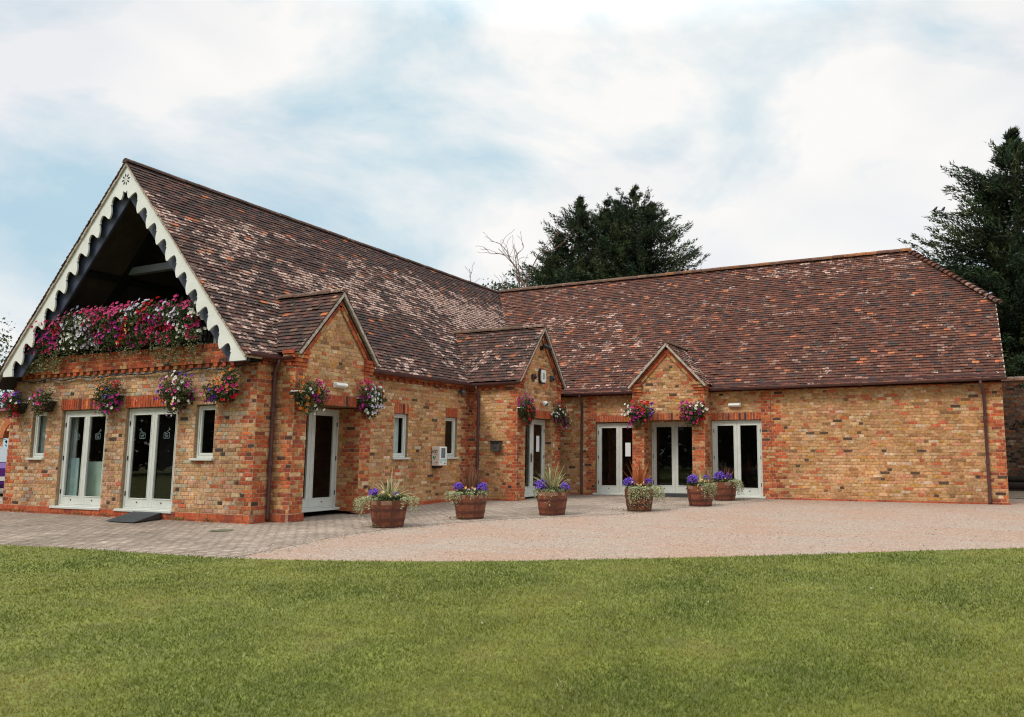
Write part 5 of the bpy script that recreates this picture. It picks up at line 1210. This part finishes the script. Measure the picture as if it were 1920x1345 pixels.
# conifers ----------------------------------------------------------
NEED = np.array([(.018, .034, .014), (.026, .044, .018), (.012, .024, .012), (.036, .052, .020), (.050, .060, .022)])
def conifer(x, y, H, R_, seed, label, z0=2.0, nb=420, leaders=((0, 0, 1),), lean=.25, prof=lambda u: (1 - u) ** .75, size=.20, per=230, sector=None, extra=()):
    t = thing('conifer_tree', label, 'tree', (x, y, gz(y)), 0, 'dark conifers behind the building')
    g = np.random.default_rng(seed); q = MB(); parts = []
    for lx, ly, hf in leaders: q.tube([(0, 0, -.2), (lx * .4, ly * .4, H * .35), (lx * .9, ly * .9, H * .7 * hf), (lx, ly, H * hf * .97)], [.32, .24, .12, .02], 8)
    pts, nrm, sz, col = [], [], [], []
    for b in range(nb):
        li = g.integers(0, len(leaders)); lx, ly, hf = leaders[li]
        u = g.random() ** 1.1; h = z0 + (H * hf - z0) * u; az = g.uniform(0, 2 * np.pi)
        if sector and g.random() < .6: az = g.uniform(*sector)
        L_ = max(.16, R_ * prof(u) * min(1, .14 + (1 - u) * 4.5) * (g.uniform(.62, 1.05) if g.random() > .16 else g.uniform(1.03, 1.18))); c0 = np.array([lx * h / H, ly * h / H, h]); el = .10 + lean * u + .75 * max(0, u - .75) * 4 * .5 + g.normal(0, .16)
        d = np.array([math.cos(az) * math.cos(el), math.sin(az) * math.cos(el), math.sin(el)])
        if b < len(extra): h, az, L_, el = extra[b]; c0 = np.array([0, 0, h]); d = np.array([math.cos(az) * math.cos(el), math.sin(az) * math.cos(el), math.sin(el)])
        n_ = int(per * (.16 + 1.1 * L_ / R_)); s = g.random(n_) ** .6; lat = g.normal(0, 1, (n_, 3)) * (.06 + .15 * L_ * (1 - s) * .6)[:, None] * [1, 1, .45]
        p = c0 + d * (s * L_)[:, None] + lat; p[:, 2] += -.10 * L_ * s ** 1.5 + .22 * L_ * np.maximum(0, s - .6) ** 1.5 * 2 * (u > .3)
        pts.append(p); fw = d + rand_unit(g, n_) * .75 + np.array([0, 0, .12]); nrm.append(fw / np.linalg.norm(fw, axis=1)[:, None]); sz.append(size * g.uniform(.6, 1.25, n_) * (1.1 - .45 * s))
        base = NEED[g.integers(0, 5)] * g.uniform(.7, 1.3); tip_lit = (.75 + 1.3 * (s > .72) * g.random(n_))[:, None]; col.append(np.tile(base, (n_, 1)) * tip_lit * g.uniform(.7, 1.3, n_)[:, None])  # outer needles coloured lighter so the tips look lit
        if b % 3 == 0: e_ = c0 + d * L_ * .8; q.tube([tuple(c0), tuple((c0 + e_) / 2 + np.array([0, 0, -.02])), tuple(e_)], [.04, .025, .008], 4, caps=False)
    q.build('trunk', 'bark', t)
    p, f_, s_, c_ = map(np.concatenate, (pts, nrm, sz, col)); n = len(p)
    sd_ = np.cross(f_, rand_unit(g, n)); sd_ /= np.linalg.norm(sd_, axis=1)[:, None] + 1e-9
    A = p - f_ * s_[:, None] * .2; T_ = p + f_ * s_[:, None]; Vv = np.stack([A - sd_ * s_[:, None] * .17, A + sd_ * s_[:, None] * .17, T_], 1).reshape(-1, 3)
    npmesh('crown', Vv, np.arange(3 * n).reshape(-1, 3), np.repeat(c_, 3, axis=0), 'needle', t); return t
conifer(-6.4, 23.0, 10.9, 3.8, 17, 'low dark conifer under the bare branches, at the edge of the central clump', 4.0, 380, ((0, 0, 1), (1.2, 0, .95)), .35, lambda u: (1 - u ** 2.0) * .80 + .06)
conifer(-4.9, 23.4, 13.9, 5.2, 11, 'dark conifer with a rounded shoulder behind the roof valley, next to the dead branches', 4.0, 640, ((-.2, 0, 1), (-1.7, .3, .88), (1.3, .2, .97)), .35, lambda u: (1 - u ** 2.0) * .80 + .06)
conifer(-2.4, 24.2, 14.4, 5.6, 12, 'taller pointed dark conifer behind the long roof with spiky side boughs', 4.0, 700, ((0, 0, 1), (.9, 0, .93), (-1.0, 0, .95)), .30, lambda u: (1 - u) ** .58)
conifer(14.1, 20.4, 12.7, 5.5, 13, 'tall dark conifer rising behind the hipped end of the long roof', .6, 800, ((0, 0, 1), (-.9, .2, .86)), .30, lambda u: (1 - u) ** .5, extra=((9.75, R(187), 2.78, .08), (10.6, R(185), 2.4, .15)))
conifer(15.9, 21.4, 13.0, 5.4, 14, 'tall dark conifer at the picture edge, behind the garden wall', .6, 700, ((0, 0, 1), (.8, .5, .9)), .30, lambda u: (1 - u) ** .5)
conifer(18.5, 22, 13.0, 3.8, 15, 'third dark conifer beyond the garden wall, mostly out of view', .6, 420, ((0, 0, 1),), .30, lambda u: (1 - u) ** .5)
def broadleaf(name, x, y, lobes, seed, label, cat, n=9000, cols=((.035, .055, .016), (.05, .075, .022), (.025, .04, .014), (.07, .09, .03)), size=.12, trunk=3., group=None, twig=None):
    t = thing(name, label, cat, (x, y, gz(y)), 0, group); g = np.random.default_rng(seed); q = MB()
    q.tube([(0, 0, -.2), (.05, .03, trunk * .5), (.0, .1, trunk)], [.25, .2, .14], 8); P_, D_ = [], []
    tot = sum(l[1][0] for l in lobes)
    for c, r_ in lobes:
        q.tube([(0, .1, trunk * .8), tuple((np.array(c) * .6 + np.array([0, 0, trunk * .4]))), c], [.10, .06, .02], 6)
        p, d = ell_points(g, int(n * r_[0] / tot), c, r_, .35, False); p += g.normal(0, .12, p.shape)
        keep = np.array([mnoise.noise(Vector(v * 1.4)) > -.22 for v in p]); P_.append(p[keep]); D_.append(d[keep])
    q.build('trunk', 'bark', t); p, d = np.concatenate(P_), np.concatenate(D_); nn = d * .5 + rand_unit(g, len(p)) + [0, 0, .3]; nn /= np.linalg.norm(nn, axis=1)[:, None]
    npmesh('crown', *leaves(g, p, nn, g.uniform(.6, 1.3, len(p)) * size, np.array(cols)[g.integers(0, len(cols), len(p))] * g.uniform(.7, 1.35, len(p))[:, None], .6), 'leaf', t); return t
broadleaf('bushy_tree', -7.6, 20.6, [((0, 0, 8.3), (1.3, 1.2, 1.1)), ((1.4, 0, 8.0), (1.3, 1.1, .9)), ((-1.0, 0, 7.6), (1.2, 1.0, .9)), ((2.8, .2, 7.6), (1.2, 1, 1.0))], 21, 'small leafy tree behind the roof valley, under the bare branches', 'tree', 9000, size=.15, trunk=6.5)
broadleaf('leafy_tree', -26.3, 8.5, [((0, 0, 4.6), (1.9, 1.6, 1.6)), ((.9, 0, 3.0), (1.7, 1.5, 1.4)), ((-1.5, 0, 6), (2.2, 2, 1.6))], 22, 'leafy green tree far off beyond the shallow end of the gable front', 'tree', 6000, size=.14)
t = thing('dead_tree', 'bare dead tree with twisting brown branches beside the central conifers', 'tree', (-5.9, 19.6, gz(20)))
q = MB(); g_ = random.Random(5); q.tube([(0, 0, 0), (.05, 0, 3), (-.1, .1, 6), (-.1, 0, 8.1)], [.3, .22, .14, .05], 8); q.build('trunk', 'deadwood', t)
q = MB()
def limb(p, d, l, r_, depth):
    pts = [Vector(p)]; v = Vector(d).normalized(); n = 6
    for k in range(n): v = (v + Vector((g_.uniform(-.6, .6), g_.uniform(-.2, .2), g_.uniform(-.35, .45)))).normalized(); pts.append(pts[-1] + v * l / n)
    q.tube(pts, [max(.008, r_ * (1 - .72 * k / n)) for k in range(n + 1)], 5, caps=False)
    if depth:
        for k in (2, 4, 5): limb(pts[k], v + Vector((g_.uniform(-1, 1), g_.uniform(-.4, .4), g_.uniform(-.2, .9))), l * g_.uniform(.4, .65), r_ * .5, depth - 1)
limb((-.2, 0, 7.8), (-1.0, 0, 1.0), 3.0, .045, 2); limb((.2, 0, 8.0), (-.3, 0, 1.2), 3.2, .05, 2); limb((.1, 0, 7.8), (-.05, 0, 1.1), 3.2, .045, 2); limb((-.1, 0, 7.6), (-1.2, 0, .35), 3.0, .055, 2)
q.build('branches', 'deadwood', t)
def bird(loc, m, label, k=1.0, rz=0):
    t = thing('perched_bird', label, 'bird', loc, rz, 'birds perched behind the roof'); q = MB()
    q.tube([(-.16 * k, 0, .06 * k), (-.06 * k, 0, .10 * k), (.02 * k, 0, .16 * k), (.07 * k, 0, .22 * k), (.09 * k, 0, .27 * k), (.13 * k, 0, .275 * k), (.165 * k, 0, .27 * k)], [.012 * k, .05 * k, .07 * k, .05 * k, .036 * k, .028 * k, .006 * k], 10)
    q.tube([(.02 * k, .02 * k, .11 * k), (.02 * k, .02 * k, 0)], .007 * k, 5); q.tube([(.02 * k, -.02 * k, .11 * k), (.02 * k, -.02 * k, 0)], .007 * k, 5)
    q.build('body', m, t, smooth=True); q = MB(); q.tube([(.155 * k, 0, .272 * k), (.20 * k, 0, .262 * k)], [.010 * k, .002 * k], 6); q.build('beak', 'black', t); return t
bird((11.40, 20.05, 10.14), 'bird', 'black bird perched on a conifer bough, the one nearer the sky', .75, .4); bird((11.68, 20.09, 10.12), 'bird', 'black bird perched on a conifer bough, the one closer to the trunk', .75, .9)
bird((12.62, 11.75, 5.16), 'pigeon', 'grey pigeon sitting on the hip of the long roof', .7, .2)
# far left: outbuilding and parked car --------------------------------
t = thing('brick_outbuilding', 'low brick outbuilding with an arched opening beyond the gable front', 'building', (0, 0, 0))
mb = MB(); fo = FY(6.0)
brick_wall(mb, fo, -24.0, -15.9, -.1, 2.75, [(-19.4 , -16.5, -.2, 2.0)], pal='stock')
for k in range(20):
    a0, a1 = math.pi * k / 20, math.pi * (k + 1) / 20; cx, cz = -17.95, 1.75; r0, r1 = 1.45, 1.70
    mb.hexa([(cx + r0 * math.cos(a0), 5.97, cz + r0 * math.sin(a0) * .55), (cx + r1 * math.cos(a0), 5.97, cz + r1 * math.sin(a0) * .62), (cx + r1 * math.cos(a1), 5.97, cz + r1 * math.sin(a1) * .62), (cx + r0 * math.cos(a1), 5.97, cz + r0 * math.sin(a1) * .55)] + [(cx + r0 * math.cos(a0), 6.2, cz + r0 * math.sin(a0) * .55), (cx + r1 * math.cos(a0), 6.2, cz + r1 * math.sin(a0) * .62), (cx + r1 * math.cos(a1), 6.2, cz + r1 * math.sin(a1) * .62), (cx + r0 * math.cos(a1), 6.2, cz + r0 * math.sin(a1) * .55)], 0, jit(rng, (.45, .14, .05)))
mb.box(fo, -15.9, -15.6, -.1, 2.75, -4, 0, 0, (.3, .2, .1)); mb.build('wall', 'brick', t)
mb = MB(); mb.box(fo, -24, -15.6, -.1, 2.7, -4.0, -3.9, 0, (.03, .03, .03)); mb.build('rear_wall', 'interior', t)
mb = MB(); mb.hexa([(-24.2, 5.8, 2.72), (-15.4, 5.8, 2.72), (-15.4, 10.2, 2.72), (-24.2, 10.2, 2.72), (-24.2, 7.9, 3.0), (-15.4, 7.9, 3.0), (-15.4, 8.1, 3.0), (-24.2, 8.1, 3.0)], 0, (.06, .035, .03, .2)); mb.build('roof', 'tile', t)
t = thing('parked_car', 'purple car parked beyond the gable front, only its end showing', 'car', (-15.55, 3.1, gz(3.1)))
def car_sec(x, zs, hw): return [(x, -hw, zs[0]), (x, -hw * 1.02, zs[1]), (x, -hw * .98, zs[2]), (x, hw * .98, zs[2]), (x, hw * 1.02, zs[1]), (x, hw, zs[0])]
secs = [(-2.05, (.35, .55, .75), .72), (-1.9, (.22, .55, .88), .80), (-.9, (.20, .60, .95), .84), (.0, (.2, .6, .96), .85), (1.3, (.2, .6, .96), .84), (1.95, (.22, .6, .95), .80), (2.08, (.35, .55, .80), .74)]
mb = MB(); S = [car_sec(*s) for s in secs]
for a_, b_ in zip(S, S[1:]):
    for j in range(5): mb.face([a_[j], a_[j + 1], b_[j + 1], b_[j]])
    mb.face([a_[5], a_[0], b_[0], b_[5]])
mb.face(S[0]); mb.face(S[-1][::-1]); bevel(mb.build('body', 'purple_car', t), .03)
cab = [(-.95, .95, .78), (-.35, 1.38, .62), (.9, 1.42, .62), (1.75, .97, .76)]
mb = MB(); K_ = [[(x, -w_, z), (x, w_, z)] for x, z, w_ in cab]
mb.face([K_[1][0], K_[2][0], K_[2][1], K_[1][1]]); bevel(mb.build('car_roof', 'purple_car', t), .01)
mb = MB(); mb.face([K_[0][0], K_[1][0], K_[1][1], K_[0][1]]); mb.face([K_[2][0], K_[3][0], K_[3][1], K_[2][1]])
for j in (0, 1): mb.face([K_[0][j], K_[3][j], K_[2][j], K_[1][j]])
mb.build('car_window', 'grey_screen', t)
for x in (-1.3, 1.3):
    for y in (-.78, .78):
        q = MB(); s_ = 1 if y > 0 else -1; q.tube([(x, y - .10 * s_, .31), (x, y + .09 * s_, .31)], .31, 20); wl = q.build('wheel', 'tyre', t)
        q = MB(); q.tube([(x, y + .088 * s_, .31), (x, y + .10 * s_, .31)], .19, 16); q.build('rim', 'steel', wl)
for y in (-.55, .55): q = MB(); q.box(Fr((2.05, y, .70), (0, 1, 0), (1, 0, 0)), -.14, .14, -.06, .06, -.05, .03); q.build('tail_light', 'maroon', t)
q = MB(); q.box(Fr((2.07, 0, .5), (0, 1, 0), (1, 0, 0)), -.26, .26, -.06, .06, -.03, .025); q.build('bumper_plate', 'white', t)
# trees across the lawn, behind the viewer: seen only as dark reflections in the panes
g = np.random.default_rng(77); n = 80000
x = g.uniform(-75, 60, n); yc = np.where(x > -40, -42 - .15 * (x - 12), 0) + g.normal(0, 1.5, n); fl = x < -40; yc = np.where(fl, g.uniform(-36, 8, n), yc); x = np.where(fl, -42 + g.normal(0, 1.5, n), x); hh = 12 + 3 * np.sin(x * .35) + 2 * np.sin(x * .9 + 1); z = g.random(n) ** .8 * hh
p = np.stack([x, yc, z], 1); nn = rand_unit(g, n); tag(npmesh('treeline', *leaves(g, p, nn, g.uniform(.5, 1.0, n), np.array([(.02, .03, .01), (.03, .04, .014), (.014, .022, .008)])[g.integers(0, 3, n)], .7), 'needle'), 'dark line of trees on the far side of the lawn', 'trees', kind='stuff')

# weeds along the foot of the gable front and a few daisies on the lawn
g = np.random.default_rng(91); P_ = []
for x0, y0, n_, r_ in [(-7.1, -.10, 90, .35), (-5.0, -.09, 60, .5), (-1.75, -.12, 90, .12), (-3.9, -.09, 40, .2), (-.9, -.10, 30, .2), (2.55, .25, 40, .15), (3.05, 2.0, 30, .12), (5.35, 4.85, 60, .22)]:
    x = x0 + g.normal(0, r_, n_); y = y0 + g.normal(0, .03, n_) * (1 if x0 < 10 else 1.5) + (x - x0) * (.0 if x0 < 10 else .55); z = gz_np(y) + .01 + g.random(n_) * .05; P_.append(np.stack([x, y, z], 1))
p = np.concatenate(P_); n_ = len(p); nn = rand_unit(g, n_) + [0, 0, .6]; nn /= np.linalg.norm(nn, axis=1)[:, None]
tag(npmesh('weeds', *leaves(g, p, nn, g.uniform(.02, .05, n_), np.array([(.10, .13, .03), (.07, .09, .025), (.16, .15, .06)])[g.integers(0, 3, n_)], .5), 'leaf'), 'small green weeds along the brick plinth and in the drive', 'weeds', kind='stuff')
n_ = 14; x = g.uniform(1, 14, n_); y = np.array([edge_y(a) for a in x]) - g.random(n_) * 4 - .2; p = np.stack([x, y, gz_np(y) + .03], 1); nn = np.tile([0, -.5, .8], (n_, 1)) + rand_unit(g, n_) * .2
tag(npmesh('daisies', *flowers(g, p, nn / np.linalg.norm(nn, axis=1)[:, None], g.uniform(.009, .014, n_), np.tile([.75, .75, .72], (n_, 1)), np.tile([.7, .5, .1], (n_, 1))), 'petal'), 'tiny white daisies scattered over the lawn', 'daisies', kind='stuff')
